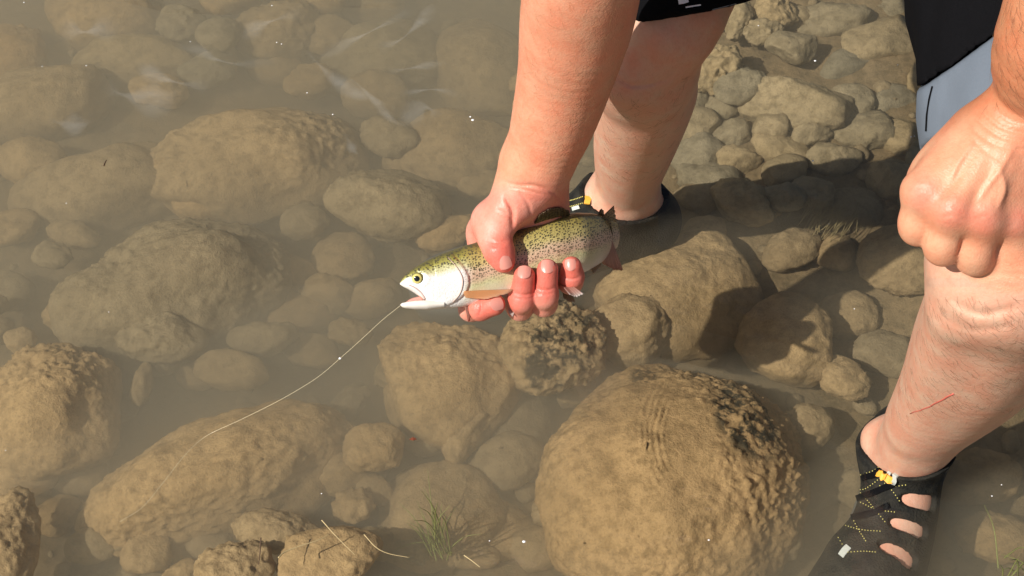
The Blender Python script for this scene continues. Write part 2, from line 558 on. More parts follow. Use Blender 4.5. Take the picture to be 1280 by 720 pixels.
G1 = 'small silt-covered stones lying between the boulders'
BOULDERS = [
    # cx, cy, a, b, rot, ztop, kind, rough, sub, blocky, label
    (845, 566, 156, 150, -0.5, -0.014, 'rough', 0.75, 7, 0.0, 'biggest boulder, round and tan with black weed, beside the laced shoe'),
    (215, 335, 142, 84, 0.30, -0.032, 'stone', 0.45, 6, 0.35, 'broad tan boulder with rough top between long ridge boulder and lumpy brown one'),
    (60, 495, 86, 82, 0.2, -0.030, 'stone', 0.75, 6, 0.1, 'lumpy brown boulder with a deeply pitted crust'),
    (262, 578, 178, 72, 0.42, -0.040, 'stone', 0.45, 6, 0.45, 'long flat boulder lying under the fishing line'),
    (318, 178, 132, 66, 0.05, -0.050, 'stone', 0.55, 6, 0.3, 'long ridge boulder with pale crest in the hazy deep water'),
    (130, 220, 108, 50, 0.3, -0.075, 'stone', 0.3, 5, 0.2, 'smooth sunken shoulder boulder touching the long ridge boulder'),
    (487, 250, 72, 40, -0.1, -0.050, 'stone', 0.3, 5, 0.2, 'smooth oval tan stone beside the thumb side of the fish hand'),
    (555, 462, 88, 82, 0.5, -0.045, 'stone', 0.4, 6, 0.4, 'wide smooth boulder under the jaw of the trout'),
    (690, 428, 64, 54, -0.5, -0.034, 'rough', 0.5, 6, 0.2, 'craggy stone with blackish weed under the curled fingers'),
    (845, 352, 98, 82, -0.6, -0.065, 'stone', 0.35, 6, 0.3, 'wide smooth brown boulder behind the trout tail'),
    (788, 412, 50, 44, 0.4, -0.060, 'stone', 0.5, 5, 0.3, 'blunt stone wedged between biggest boulder and craggy stone'),
    (985, 418, 64, 56, -0.3, -0.060, 'stone', 0.35, 5, 0.3, 'dark shaded stone between biggest boulder and the sunlit stone by the fist'),
    (1125, 322, 54, 40, 0.2, -0.060, 'stone', 0.4, 5, 0.3, 'sunlit stone on the bed next to the fist'),
    (1000, 128, 70, 36, -0.1, -0.045, 'grey', 0.45, 5, 0.7, 'flat angular slab with broken edge between the two bare legs'),
    (895, 82, 38, 32, -0.3, -0.035, 'grey', 0.7, 5, 0.4, 'knobbly block against the back calf'),
    (925, 116, 40, 20, 0.4, -0.050, 'grey', 0.3, 5, 0.6, 'wedge-shaped stone below the knobbly block'),
    (990, 66, 32, 19, -0.1, -0.050, 'grey', 0.25, 5, 0.6, 'clean-edged stone beyond the flat angular slab'),
    (948, 48, 28, 14, 0.2, -0.050, 'grey', 0.4, 5, 0.7, 'small angular stone beside the clean-edged stone'),
    (966, 16, 28, 22, -0.2, -0.045, 'grey', 0.35, 5, 0.4, 'blocky stone beyond the small angular stone'),
    (922, 30, 17, 30, -0.4, -0.045, 'grey', 0.3, 5, 0.6, 'upright narrow stone just past the black shorts hem'),
    (545, 635, 76, 62, 0.3, -0.085, 'stone', 0.25, 5, 0.2, 'smooth hazy boulder behind the green grass tuft'),
    (562, 180, 82, 50, 0.2, -0.085, 'stone', 0.25, 5, 0.2, 'smooth hazy boulder beside the lowered forearm'),
    (600, 75, 62, 70, 0.5, -0.090, 'stone', 0.25, 5, 0.3, 'large dim boulder lying beyond the forearm'),
    (478, 62, 78, 50, 0.2, -0.090, 'grey', 0.2, 5, 0.2, 'smooth greenish boulder under the white surface film'),
    (345, 672, 52, 25, -0.05, -0.045, 'stone', 0.35, 5, 0.5, 'oblong stone lying beyond the dry straw'),
    (412, 702, 62, 38, 0.2, -0.030, 'stone', 0.4, 5, 0.2, 'rounded stone with straw lying on it'),
    (296, 716, 48, 28, 0.2, -0.022, 'stone', 0.4, 5, 0.2, 'bright rounded stone with a thin dark stem'),
    (12, 690, 34, 72, 0.1, -0.035, 'stone', 0.6, 5, 0.2, 'crusty stone between lumpy brown boulder and long flat boulder'),
    (470, 567, 38, 30, 0.2, -0.060, 'stone', 0.25, 5, 0.2, 'smooth round stone off the end of the long flat boulder'),
    (205, 428, 52, 29, -0.1, -0.060, 'stone', 0.5, 5, 0.4, 'squarish stone leaning on the broad tan boulder'),
    (590, 530, 30, 52, -0.5, -0.070, 'stone', 0.3, 5, 0.5, 'slanting stone slab leaning on the wide smooth boulder'),
    (645, 525, 40, 62, 0.2, -0.095, 'stone', 0.3, 5, 0.4, 'dim sunken stone between slanting slab and biggest boulder'),
    (165, 76, 74, 27, -0.05, -0.080, 'grey', 0.2, 5, 0.2, 'smooth olive slab sunk in the deepest hazy water'),
    (50, 120, 92, 44, 0.25, -0.070, 'stone', 0.3, 5, 0.2, 'pale humped boulder with a dark gap beside it'),
    (125, 16, 72, 34, -0.1, -0.075, 'stone', 0.6, 5, 0.3, 'rough boulder beyond the smooth olive slab'),
    (18, 62, 38, 42, 0.3, -0.080, 'rough', 0.6, 5, 0.2, 'rough dim boulder beyond the pale humped boulder'),
    (262, 92, 34, 20, 0.5, -0.085, 'grey', 0.2, 5, 0.2, 'olive oval stone tucked behind the ridge boulder'),
    (275, 50, 26, 24, 0.3, -0.070, 'grey', 0.2, 5, 0.2, 'pale egg-shaped stone standing beyond the olive oval stone'),
    (226, 36, 30, 22, 0.2, -0.080, 'grey', 0.3, 5, 0.2, 'grey round stone beside the egg-shaped stone'),
    (345, 32, 50, 34, 0.2, -0.075, 'stone', 0.4, 5, 0.3, 'brown stone where the white film begins'),
]
SMALL = [
    (430, 330, 38, 35), (412, 374, 34, 22), (467, 380, 36, 22), (945, 300, 24, 26), (988, 318, 40, 24), (960, 272, 16, 18), (906, 288, 18, 22),
    (898, 146, 22, 16), (962, 168, 24, 20), (1012, 176, 26, 16), (1062, 138, 30, 20), (872, 132, 24, 30), (1160, 112, 32, 24), (1080, 170, 40, 26),
    (96, 598, 44, 26), (185, 702, 30, 26), (72, 655, 32, 24), (122, 690, 34, 22), (266, 690, 32, 20), (442, 642, 24, 22), (213, 464, 18, 16),
    (180, 496, 11, 26), (154, 522, 22, 18), (292, 472, 44, 24), (440, 512, 18, 26), (250, 482, 26, 16), (622, 668, 52, 36), (672, 692, 38, 30),
    (40, 205, 42, 28), (20, 292, 32, 20), (95, 304, 34, 14), (70, 330, 26, 16), (18, 372, 30, 24), (400, 8, 30, 16), (388, 110, 34, 22),
    (420, 180, 30, 26), (345, 95, 34, 20), (560, 300, 40, 20), (530, 560, 28, 20), (740, 140, 30, 22), (870, 200, 34, 24), (920, 210, 30, 20),
    (1100, 60, 60, 30), (1040, 30, 54, 20), (1130, 20, 44, 22), (1060, 90, 40, 18), (980, 225, 30, 18), (1040, 205, 34, 20), (1120, 230, 40, 26),
    (1060, 400, 44, 26), (1100, 450, 40, 26), (1050, 480, 34, 22), (1220, 600, 50, 34), (1240, 680, 46, 30), (960, 680, 40, 30), (1010, 540, 30, 26),
    (720, 500, 26, 20), (500, 480, 30, 22), (390, 450, 36, 20), (330, 430, 40, 20), (470, 690, 30, 18), (590, 705, 34, 18), (730, 705, 34, 20),
    (380, 285, 30, 20), (30, 440, 20, 16), (90, 400, 34, 18), (240, 640, 40, 20), (1070, 620, 30, 26), (650, 200, 40, 30), (700, 90, 40, 30),
]
_r2 = random.Random(21)
for _ in range(900):
    if len(SMALL) > 104: break
    x_, y_ = _r2.uniform(-20, 760), _r2.uniform(-10, 735)
    a_ = _r2.uniform(24, 52); b_ = a_ * _r2.uniform(0.5, 0.75)
    if all(math.hypot(x_ - q[0], (y_ - q[1]) * 1.4) > 0.62 * (a_ + q[2]) for q in [(*k[:3],) for k in BOULDERS] + [(*k[:3],) for k in SMALL]):
        SMALL.append((x_, y_, a_, b_))
for _ in range(400):
    if len(SMALL) > 136: break
    x_, y_ = _r2.uniform(855, 1200), _r2.uniform(-10, 330)
    a_ = _r2.uniform(26, 52); b_ = a_ * _r2.uniform(0.5, 0.75)
    if all(math.hypot(x_ - q[0], (y_ - q[1]) * 1.4) > 0.62 * (a_ + q[2]) for q in [(*k[:3],) for k in BOULDERS] + [(*k[:3],) for k in SMALL]):
        SMALL.append((x_, y_, a_, b_))
for i, (cx, cy, a, b, rot, zt, kd, rg, sub, blk, lab) in enumerate(BOULDERS):
    stone(cx, cy, a, b, rot, zt, lab, kd, rg, sub, 'boulder' if a > 70 else 'stone', None, blk, seed=3.1 * i + 1, facets=(0.95 if kd == 'grey' and cx > 850 else 0.35 + 0.4 * blk if i else 0.0),
          bias=(0.75, 0.35, 0.55) if i == 0 else None, ridges=caustic_ridges if i == 0 else None)
def short(lab):
    out = []
    for w in lab.split():
        if out and w.rstrip(',') in ('with', 'in', 'between', 'beside', 'lying', 'under', 'behind', 'wedged', 'next', 'against', 'below', 'beyond', 'just', 'off', 'leaning', 'touching', 'tucked', 'standing', 'where'): break
        out.append(w)
        if w.endswith(','): break
    return ' '.join(out).rstrip(',')


near = []
for (cx, cy, a, b) in SMALL:
    k = min(range(len(BOULDERS)), key=lambda q: math.hypot((cx - BOULDERS[q][0]) / (BOULDERS[q][2] + a), (cy - BOULDERS[q][1]) / (BOULDERS[q][3] + b)))
    near.append(k)
for i, (cx, cy, a, b) in enumerate(SMALL):
    far = cx > 850 and cy < 260
    mates = sorted([q for q in range(len(SMALL)) if near[q] == near[i]], key=lambda q: -SMALL[q][2] * SMALL[q][3])
    anchor = short(BOULDERS[near[i]][10])
    tone_ = 'grey-tan' if far else 'silty brown'
    if len(mates) == 1: lab, grp = f'small {tone_} stone beside the {anchor}', None
    elif len(mates) <= 3:
        rank = ('larger', 'lesser')[mates.index(i)] if len(mates) == 2 else ('largest', 'middling', 'smallest')[mates.index(i)]
        lab, grp = f'{rank} of the small {tone_} stones beside the {anchor}', None
    else: lab, grp = f'one of several small stones crowded around the {anchor}', f'small stones around the {anchor}'
    stone(cx, cy, a, b, rng.uniform(-0.6, 0.6), rng.uniform(-0.12, -0.08) if not far else rng.uniform(-0.08, -0.06), lab,
          'grey' if far else 'stone', rng.uniform(0.2, 0.45), 4, 'stone', grp, rng.uniform(0.1, 0.6), seed=5.7 * i + 2, facets=0.9 if far else 0.5)

# the stony bed goes on beyond the picture
parts = []
orr = random.Random(33)
Vi, Fi = ico(4)
placed = []
for i in range(1200):
    if len(parts) >= 150: break
    x, y = orr.uniform(-1.9, 1.9), orr.uniform(0.1, 3.2)
    vc = from_world((x, y, -0.1))
    qx, qy = 640 - vc[0] / vc[2] * FPX, 360 + vc[1] / vc[2] * FPX
    if -130 < qx < 1410 and -130 < qy < 850: continue
    s_ = orr.uniform(0.03, 0.11)
    if any(math.hypot(x - p[0], y - p[1]) < 0.75 * (s_ + p[2]) for p in placed): continue
    placed.append((x, y, s_))
    q = Vi * (1 + 0.2 * perlin(Vi * 1.2 + i) + 0.08 * perlin(Vi * 3 + i) + 0.03 * perlin(Vi * 9 + i))[:, None] * np.array([s_, s_ * orr.uniform(0.6, 0.9), s_ * 0.6])
    a = orr.uniform(0, 6.28)
    q = np.stack([q[:, 0] * math.cos(a) - q[:, 1] * math.sin(a), q[:, 0] * math.sin(a) + q[:, 1] * math.cos(a), q[:, 2]], 1)
    parts.append((q + np.array([x, y, min(bed_z(np.array([x]), np.array([y]))[0], -0.02 - s_ * 0.6)]), Fi.tolist()))
os_ = mesh_obj('outlying_stones', *merge(parts), M['stone'])
tag(os_, 'stony bed going on all around beyond the angler', 'stones', kind='stuff')

# pebbles and crumbs strewn on the bed
V0, F0 = ico(2)
parts = []
for i in range(420):
    x, y = rng.uniform(-0.75, 0.8), rng.uniform(0.6, 2.0)
    s = rng.uniform(0.004, 0.016)
    q = V0 * (1 + 0.25 * perlin(V0 * 1.3 + i))[:, None] * np.array([s, s * rng.uniform(0.6, 1), s * 0.6])
    a = rng.uniform(0, 6.28)
    q = np.stack([q[:, 0] * math.cos(a) - q[:, 1] * math.sin(a), q[:, 0] * math.sin(a) + q[:, 1] * math.cos(a), q[:, 2]], 1)
    z = bed_z(np.array([x]), np.array([y]))[0]
    parts.append((q + np.array([x, y, z + s * 0.2]), F0.tolist()))
pb = mesh_obj('gravel', *merge(parts), M['stone'])
tag(pb, 'loose gravel and crumbs strewn over the silt bed', 'gravel', kind='stuff')

# ------------------------------------------------------------------ signed distance modelling for the body
def seg_d(P, a, b, ra, rb):
    ab = b - a
    t = np.clip(((P[0] - a[0]) * ab[0] + (P[1] - a[1]) * ab[1] + (P[2] - a[2]) * ab[2]) / max(float(ab @ ab), 1e-12), 0, 1)
    dx = P[0] - a[0] - t * ab[0]; dy = P[1] - a[1] - t * ab[1]; dz = P[2] - a[2] - t * ab[2]
    return np.sqrt(dx * dx + dy * dy + dz * dz) - (ra + (rb - ra) * t)


def ell_d(P, c, r, R=None):
    q = [P[0] - c[0], P[1] - c[1], P[2] - c[2]]
    if R is not None:
        q = [R[0][i] * q[0] + R[1][i] * q[1] + R[2][i] * q[2] for i in range(3)]
    k0 = np.sqrt((q[0] / r[0]) ** 2 + (q[1] / r[1]) ** 2 + (q[2] / r[2]) ** 2)
    k1 = np.sqrt((q[0] / r[0] ** 2) ** 2 + (q[1] / r[1] ** 2) ** 2 + (q[2] / r[2] ** 2) ** 2) + 1e-9
    return k0 * (k0 - 1.0) / k1


def smin(a, b, k):
    h = np.maximum(k - np.abs(a - b), 0) / k
    return np.minimum(a, b) - h * h * k * 0.25


class Field:
    """prims: ('cap', a, b, ra, rb, k) / ('ell', c, r, R, k) / ('cut', a, b, ra, rb, k); fingers: chains kept apart from each other"""
    def __init__(s): s.base, s.fingers, s.cuts = [], [], []

    def chain(s, rows, k=0.012, to=None):
        pts = [cf(*r[:3]) for r in rows]; rad = [r[3] for r in rows]
        lst = s.base if to is None else to
        if to is None:
            lst.append(s.poly(pts, rad, k)); return
        for i in range(len(pts) - 1):
            lst.append(('cap', pts[i], pts[i + 1], rad[i], rad[i + 1], k))

    def wchain(s, rows, k=0.02, to=None):
        s.base.append(s.poly([from_world(r[:3]) for r in rows], [r[3] for r in rows], k))

    @staticmethod
    def poly(pts, rad, k):
        Q = np.concatenate([np.array(pts), np.array(rad)[:, None]], 1)
        if len(Q) > 2: Q = catmull(Q, (len(Q) - 1) * 6 + 1)
        return ('poly', Q[:, :3], Q[:, 3], k)

    def finger(s, rows, k=0.004, kb=0.010):
        f = []
        s.chain(rows, k, f); s.fingers.append((f, kb))

    def cut(s, rows, k=0.002):
        pts = [cf(*r[:3]) for r in rows]
        for i in range(len(pts) - 1):
            s.cuts.append(('cap', pts[i], pts[i + 1], rows[i][3], rows[i + 1][3], k))

    @staticmethod
    def bounds(p):
        if p[0] == 'poly':
            return (p[1] - p[2][:, None]).min(0), (p[1] + p[2][:, None]).max(0)
        if p[0] == 'cap':
            r = max(p[3], p[4]); return np.minimum(p[1], p[2]) - r, np.maximum(p[1], p[2]) + r
        r = max(p[2]); return p[1] - r, p[1] + r

    @staticmethod
    def ev(p, P):
        if p[0] == 'poly':
            out = None
            for i in range(len(p[1]) - 1):
                d_ = seg_d(P, p[1][i], p[1][i + 1], p[2][i], p[2][i + 1])
                out = d_ if out is None else np.minimum(out, d_)
            return out
        return seg_d(P, p[1], p[2], p[3], p[4]) if p[0] == 'cap' else ell_d(P, p[1], p[2], p[3])

    def sample(s, lo, hi, h):
        ax = [np.arange(lo[i], hi[i] + h, h, dtype=np.float32) for i in range(3)]
        n = [len(a) for a in ax]
        D = np.full(n, 0.5, np.float32)

        def view(p, pad):
            bl, bh = Field.bounds(p)
            i0 = [max(int((bl[i] - pad - lo[i]) / h), 0) for i in range(3)]
            i1 = [min(int((bh[i] + pad - lo[i]) / h) + 2, n[i]) for i in range(3)]
            if any(a >= b for a, b in zip(i0, i1)): return None
            sl = tuple(slice(a, b) for a, b in zip(i0, i1))
            P = (ax[0][sl[0]][:, None, None], ax[1][sl[1]][None, :, None], ax[2][sl[2]][None, None, :])
            return sl, P
        for p in s.base:
            v = view(p, p[-1] + 4 * h)
            if v: D[v[0]] = smin(D[v[0]], Field.ev(p, v[1]).astype(np.float32), p[-1])
        out = D.copy()
        for f, kb in s.fingers:
            Fd = None
            for p in f:
                v = view(p, kb + 4 * h)
                if v:
                    if Fd is None: Fd = np.full(n, 0.5, np.float32)
                    Fd[v[0]] = smin(Fd[v[0]], Field.ev(p, v[1]).astype(np.float32), p[-1])
            if Fd is not None: out = np.minimum(out, smin(D, Fd, kb))
        for p in s.cuts:
            v = view(p, p[-1] + 4 * h)
            if v: out[v[0]] = -smin(-out[v[0]], Field.ev(p, v[1]).astype(np.float32), p[-1])
        return out, ax


def nets(D, ax, h):
    """naive surface nets"""
    S = D < 0
    c = S[:-1, :-1, :-1].astype(np.int8)
    tot = np.zeros(c.shape, np.int8)
    for a in (0, 1):
        for b in (0, 1):
            for e in (0, 1):
                tot += S[a:S.shape[0] - 1 + a, b:S.shape[1] - 1 + b, e:S.shape[2] - 1 + e]
    cells = np.argwhere((tot > 0) & (tot < 8))
    idm = np.full(c.shape, -1, np.int64)
    idm[cells[:, 0], cells[:, 1], cells[:, 2]] = np.arange(len(cells))
    cor = np.array([[a, b, e] for a in (0, 1) for b in (0, 1) for e in (0, 1)])
    val = np.stack([D[cells[:, 0] + q[0], cells[:, 1] + q[1], cells[:, 2] + q[2]] for q in cor], 1)
    acc = np.zeros((len(cells), 3)); cnt = np.zeros(len(cells))
    for i in range(8):
        for j in range(i + 1, 8):
            if np.abs(cor[i] - cor[j]).sum() != 1: continue
            m = (val[:, i] < 0) != (val[:, j] < 0)
            t = val[:, i] / (val[:, i] - val[:, j] + 1e-20)
            p = cor[i] + t[:, None] * (cor[j] - cor[i])
            acc[m] += p[m]; cnt[m] += 1
    V = (cells + acc / cnt[:, None]) * h + np.array([ax[0][0], ax[1][0], ax[2][0]])
    F = []
    for axis in range(3):
        o1, o2 = [(1, 2), (2, 0), (0, 1)][axis]
        sl = [slice(None)] * 3; sl2 = [slice(None)] * 3
        sl[axis] = slice(0, -1); sl2[axis] = slice(1, None)
        A, B = S[tuple(sl)], S[tuple(sl2)]
        e = np.argwhere(A != B)
        ok = (e[:, o1] > 0) & (e[:, o2] > 0) & (e[:, o1] < S.shape[o1] - 1) & (e[:, o2] < S.shape[o2] - 1)
        e = e[ok]
        fl = A[e[:, 0], e[:, 1], e[:, 2]]
        def at_(d1, d2):
            q = e.copy(); q[:, o1] -= d1; q[:, o2] -= d2
            return idm[q[:, 0], q[:, 1], q[:, 2]]
        q = np.stack([at_(1, 1), at_(0, 1), at_(0, 0), at_(1, 0)], 1)
        q[~fl] = q[~fl][:, ::-1]
        F.append(q)
    F = np.concatenate(F)
    F = F[(F >= 0).all(1)]
    return V, F


def relax(V, F, it, w=None):
    E = np.concatenate([F[:, [0, 1]], F[:, [1, 2]], F[:, [2, 3]], F[:, [3, 0]]])
    E = np.unique(np.sort(E, 1), axis=0)
    n = len(V)
    deg = np.bincount(E.ravel(), minlength=n)[:, None].astype(float)
    fe = np.sort(np.concatenate([F[:, [0, 1]], F[:, [1, 2]], F[:, [2, 3]], F[:, [3, 0]]]), 1)
    key, cnt = np.unique(fe[:, 0] * np.int64(n) + fe[:, 1], return_counts=True)
    rim = np.zeros(n, bool); b_ = key[cnt == 1]; rim[b_ // n] = True; rim[b_ % n] = True
    ww = np.ones(n) if w is None else w
    for _ in range(it):
        for lam in (0.6, -0.61):
            acc = np.zeros_like(V)
            for k in range(3):
                acc[:, k] = np.bincount(E[:, 0], V[E[:, 1], k], n) + np.bincount(E[:, 1], V[E[:, 0], k], n)
            d = acc / np.maximum(deg, 1) - V
            d[rim] = 0
            V = V + lam * d * ww[:, None]
    return V


# ------------------------------------------------------------------ the angler
B = Field()
Rw = lambda p: tuple(to_world(cf(*p)))
# right forearm, wrist, palm (holds the trout)
B.chain([(790, -190, 1.13, 0.046), (738, -70, 1.17, 0.045), (722, 20, 1.235, 0.0445), (708, 90, 1.29, 0.0395), (689, 160, 1.34, 0.0345), (670, 210, 1.37, 0.028)], 0.02)
B.chain([(667, 208, 1.37, 0.0255), (664, 240, 1.393, 0.024), (655, 285, 1.422, 0.021)], 0.02)
for a, b in (((648, 235, 1.385), (606, 296, 1.428)), ((658, 240, 1.39), (634, 308, 1.432)), ((668, 240, 1.392), (664, 306, 1.434)), ((676, 236, 1.392), (690, 300, 1.434))):
    B.chain([(*a, 0.019), (*b, 0.0135)], 0.012)
B.chain([(681, 228, 1.388, 0.016), (689, 250, 1.412, 0.0145), (695, 288, 1.434, 0.013)], 0.012)        # heel of the hand
B.chain([(656, 236, 1.372, 0.018), (634, 262, 1.374, 0.0185), (616, 282, 1.384, 0.0145)], 0.014)      # ball of the thumb
B.chain([(612, 276, 1.398, 0.013), (602, 288, 1.42, 0.012)], 0.014)                                    # web
B.finger([(613, 276, 1.387, 0.0140), (617, 300, 1.375, 0.0120), (624, 314, 1.3695, 0.0125), (629.5, 327, 1.368, 0.0098)], 0.006, 0.012)
B.finger([(606, 298, 1.432, 0.0125), (590, 366, 1.430, 0.0112), (589, 386, 1.402, 0.0105), (600, 385, 1.386, 0.0105), (618, 381, 1.377, 0.0095)], 0.005, 0.008)
B.finger([(634, 310, 1.434, 0.0125), (645, 376, 1.428, 0.0115), (650, 384, 1.398, 0.0112), (652, 374, 1.381, 0.0112), (655.5, 345, 1.369, 0.0092)], 0.005, 0.008)
B.finger([(662, 308, 1.436, 0.0122), (675, 370, 1.428, 0.0112), (680, 379, 1.398, 0.0112), (681, 369, 1.382, 0.0112), (684.5, 337, 1.3705, 0.0092)], 0.005, 0.008)
B.finger([(690, 302, 1.436, 0.0115), (708, 345, 1.430, 0.0105), (713, 352, 1.402, 0.0105), (715, 346, 1.388, 0.0100), (714.5, 333, 1.3805, 0.0088)], 0.005, 0.008)
# creases at the wrist and across the finger joints
# tendons at the wrist
B.chain([(690, 150, 1.317, 0.006), (686, 205, 1.352, 0.0055)], 0.010)
B.chain([(676, 150, 1.309, 0.005), (670, 208, 1.347, 0.005)], 0.010)

# left forearm, wrist and fist on the knee
Le = from_world((0.40, 0.87, 0.77))
Lw = cf(1287, 130, 1.085)
B.base.append(B.poly([Le, cf(1332, 20, 1.02), cf(1300, 105, 1.072), cf(1280, 158, 1.094)], [0.046, 0.040, 0.0305, 0.028], 0.02))
MC = [(1155, 240, 1.098), (1190, 262, 1.088), (1230, 270, 1.090), (1268, 272, 1.100)]
for (x, y, d), w in zip(MC, ((1240, 160, 1.098), (1258, 160, 1.092), (1276, 160, 1.090), (1292, 165, 1.094))):
    B.chain([(*w, 0.021), ((x + w[0]) / 2, (y + w[1]) / 2, (d + w[2]) / 2 - 0.001, 0.0185), (x, y, d, 0.0155)], 0.014)
B.chain([(1250, 190, 1.115, 0.026), (1200, 240, 1.122, 0.022)], 0.02)                                 # palm bulk
B.chain([(1215, 170, 1.115, 0.017), (1165, 215, 1.122, 0.015), (1150, 262, 1.135, 0.013)], 0.016)     # thumb tucked beneath
for (x, y, d), (px_, py_, pd), (qx, qy, qd) in zip(MC, ((1148, 284, 1.110), (1179, 309, 1.105), (1218, 321, 1.108), (1266, 317, 1.116)), ((1160, 280, 1.142), (1188, 300, 1.140), (1222, 308, 1.140), (1264, 304, 1.146))):
    B.finger([(x, y, d, 0.0140), (px_, py_ - 8, pd, 0.0124), (px_, py_, pd + 0.006, 0.0122), (qx, qy, qd, 0.0110)], 0.006, 0.006)
for (x, y, d) in MC:                                                                                  # knuckle bumps
    B.base.append(('ell', cf(x - 1, y - 1, d - 0.0095), np.array([0.0085, 0.0085, 0.007]), None, 0.012))
for a, b in (((1252, 165, 1.0745), (1192, 258, 1.0735)), ((1268, 168, 1.0715), (1232, 262, 1.075)), ((1236, 168, 1.082), (1160, 236, 1.083))):
    B.chain([(*a, 0.0036), (*b, 0.0040)], 0.010)                                                      # tendons
B.chain([(1262, 178, 1.069, 0.0016), (1246, 205, 1.069, 0.0016), (1250, 232, 1.0705, 0.0016), (1244, 255, 1.074, 0.0014)], 0.006)

# legs
Rhip, Lhip = (0.20, 1.40, 0.465), (0.41, 1.24, 0.56)
B.chain([(802, 76, 1.455, 0.046), (804, 122, 1.53, 0.045), (788, 180, 1.645, 0.0375), (782, 228, 1.745, 0.0315), (782, 252, 1.80, 0.031)], 0.03)
B.chain([(823, 105, 1.53, 0.030), (808, 165, 1.64, 0.031), (792, 220, 1.76, 0.022)], 0.03)            # calf
B.base.append(B.poly([cf(802, 78, 1.455), cf(812, 50, 1.43), cf(846, -20, 1.40), from_world(Rhip)], [0.047, 0.047, 0.054, 0.085], 0.03))
B.base.append(('ell', cf(789, 84, 1.412), np.array([0.025, 0.027, 0.018]), None, 0.03))               # kneecap
B.chain([(1272, 322, 1.17, 0.060), (1252, 372, 1.215, 0.055), (1226, 430, 1.295, 0.0545), (1194, 480, 1.375, 0.046), (1153, 530, 1.455, 0.0335), (1136, 562, 1.51, 0.031)], 0.03)
B.chain([(1288, 365, 1.24, 0.034), (1272, 415, 1.315, 0.042), (1226, 478, 1.405, 0.036), (1164, 540, 1.49, 0.023)], 0.03)
B.base.append(B.poly([cf(1272, 325, 1.17), cf(1274, 260, 1.185), cf(1275, 180, 1.20), from_world(Lhip)], [0.057, 0.052, 0.050, 0.085], 0.03))
B.base.append(('ell', cf(1238, 352, 1.158), np.array([0.030, 0.030, 0.020]), None, 0.03))
B.chain([(1190, 395, 1.185, 0.010), (1168, 470, 1.31, 0.010), (1140, 535, 1.44, 0.009)], 0.03)         # shin edge
B.base.append(('ell', from_world((0.350, 0.925, 0.008)), np.array([0.010, 0.010, 0.010]), None, 0.012))
B.base.append(('ell', from_world((0.403, 0.920, 0.0)), np.array([0.010, 0.010, 0.010]), None, 0.012))
# feet
FOOT_L = [(0.376, 0.918, 0.0), (0.402, 0.965, -0.055), (0.372, 0.875, -0.030), (0.344, 0.815, -0.058), (0.322, 0.772, -0.072), (0.302, 0.715, -0.079)]
FOOT_R = [(0.124, 1.270, 0.0), (0.150, 1.282, -0.055), (0.085, 1.255, -0.030), (0.042, 1.243, -0.058), (0.010, 1.235, -0.072), (-0.030, 1.225, -0.079)]


def add_foot(fl, fan):
    a, h_, i_, m_, b_, t_ = [np.array(p) for p in fl]
    ax_ = (t_ - h_); ax_[2] = 0; ax_ /= np.linalg.norm(ax_)
    sd = np.array([-ax_[1], ax_[0], 0])
    B.wchain([(*a, 0.031), (*i_, 0.031), (*m_, 0.028), (*b_, 0.022)], 0.02)
    B.wchain([(*a, 0.030), (*h_, 0.032)], 0.02)
    B.wchain([(*(h_ + [0, 0, -0.006]), 0.030), (*(m_ + sd * 0.012 + [0, 0, -0.012]), 0.026), (*(b_ + sd * 0.024), 0.020)], 0.03)
    B.wchain([(*(m_ - sd * 0.012), 0.026), (*(b_ - sd * 0.024), 0.021)], 0.03)
    for k, s_ in enumerate((-0.034, -0.012, 0.006, 0.022, 0.036)):
        r = 0.0125 if k == 0 else 0.0095
        B.wchain([(*(b_ + sd * s_ * 0.9), r + 0.004), (*(t_ + sd * s_ - ax_ * (0.004 * k * fan)), r)], 0.008)


add_foot(FOOT_L, 1.0)
add_foot(FOOT_R, 1.0)
# pelvis, back, shoulders, upper arms, neck and head (above the picture)
Rsh, Lsh = (0.14, 1.07, 0.80), (0.49, 1.05, 0.93)
B.wchain([(*Rhip, 0.10), (0.305, 1.34, 0.54, 0.12), (*Lhip, 0.10)], 0.06)
B.wchain([(0.305, 1.34, 0.55, 0.125), (0.31, 1.32, 0.74, 0.13), (0.315, 1.15, 0.90, 0.135)], 0.06)
B.wchain([(*Rsh, 0.062), (0.315, 1.12, 0.94, 0.10), (*Lsh, 0.062)], 0.06)
B.base.append(('cap', from_world(Rsh), cf(790, -190, 1.13), 0.056, 0.046, 0.03))
B.base.append(('cap', from_world(Lsh), Le, 0.056, 0.046, 0.03))
B.wchain([(0.315, 1.09, 0.98, 0.058), (0.31, 1.00, 1.06, 0.055)], 0.03)
B.base.append(('ell', from_world((0.305, 0.965, 1.115)), np.array([0.076, 0.098, 0.112]), None, 0.02))
B.wchain([(0.300, 0.93, 1.07, 0.055), (0.298, 0.885, 1.045, 0.032)], 0.03)
B.wchain([(0.297, 0.868, 1.10, 0.010), (0.295, 0.846, 1.075, 0.014)], 0.012)
for s_ in (-1, 1):
    B.base.append(('ell', from_world((0.305 + s_ * 0.078, 0.985, 1.10)), np.array([0.010, 0.026, 0.028]), None, 0.006))
    B.base.append(('ell', from_world((0.297 + s_ * 0.030, 0.878, 1.105)), np.array([0.011, 0.011, 0.009]), None, 0.004))

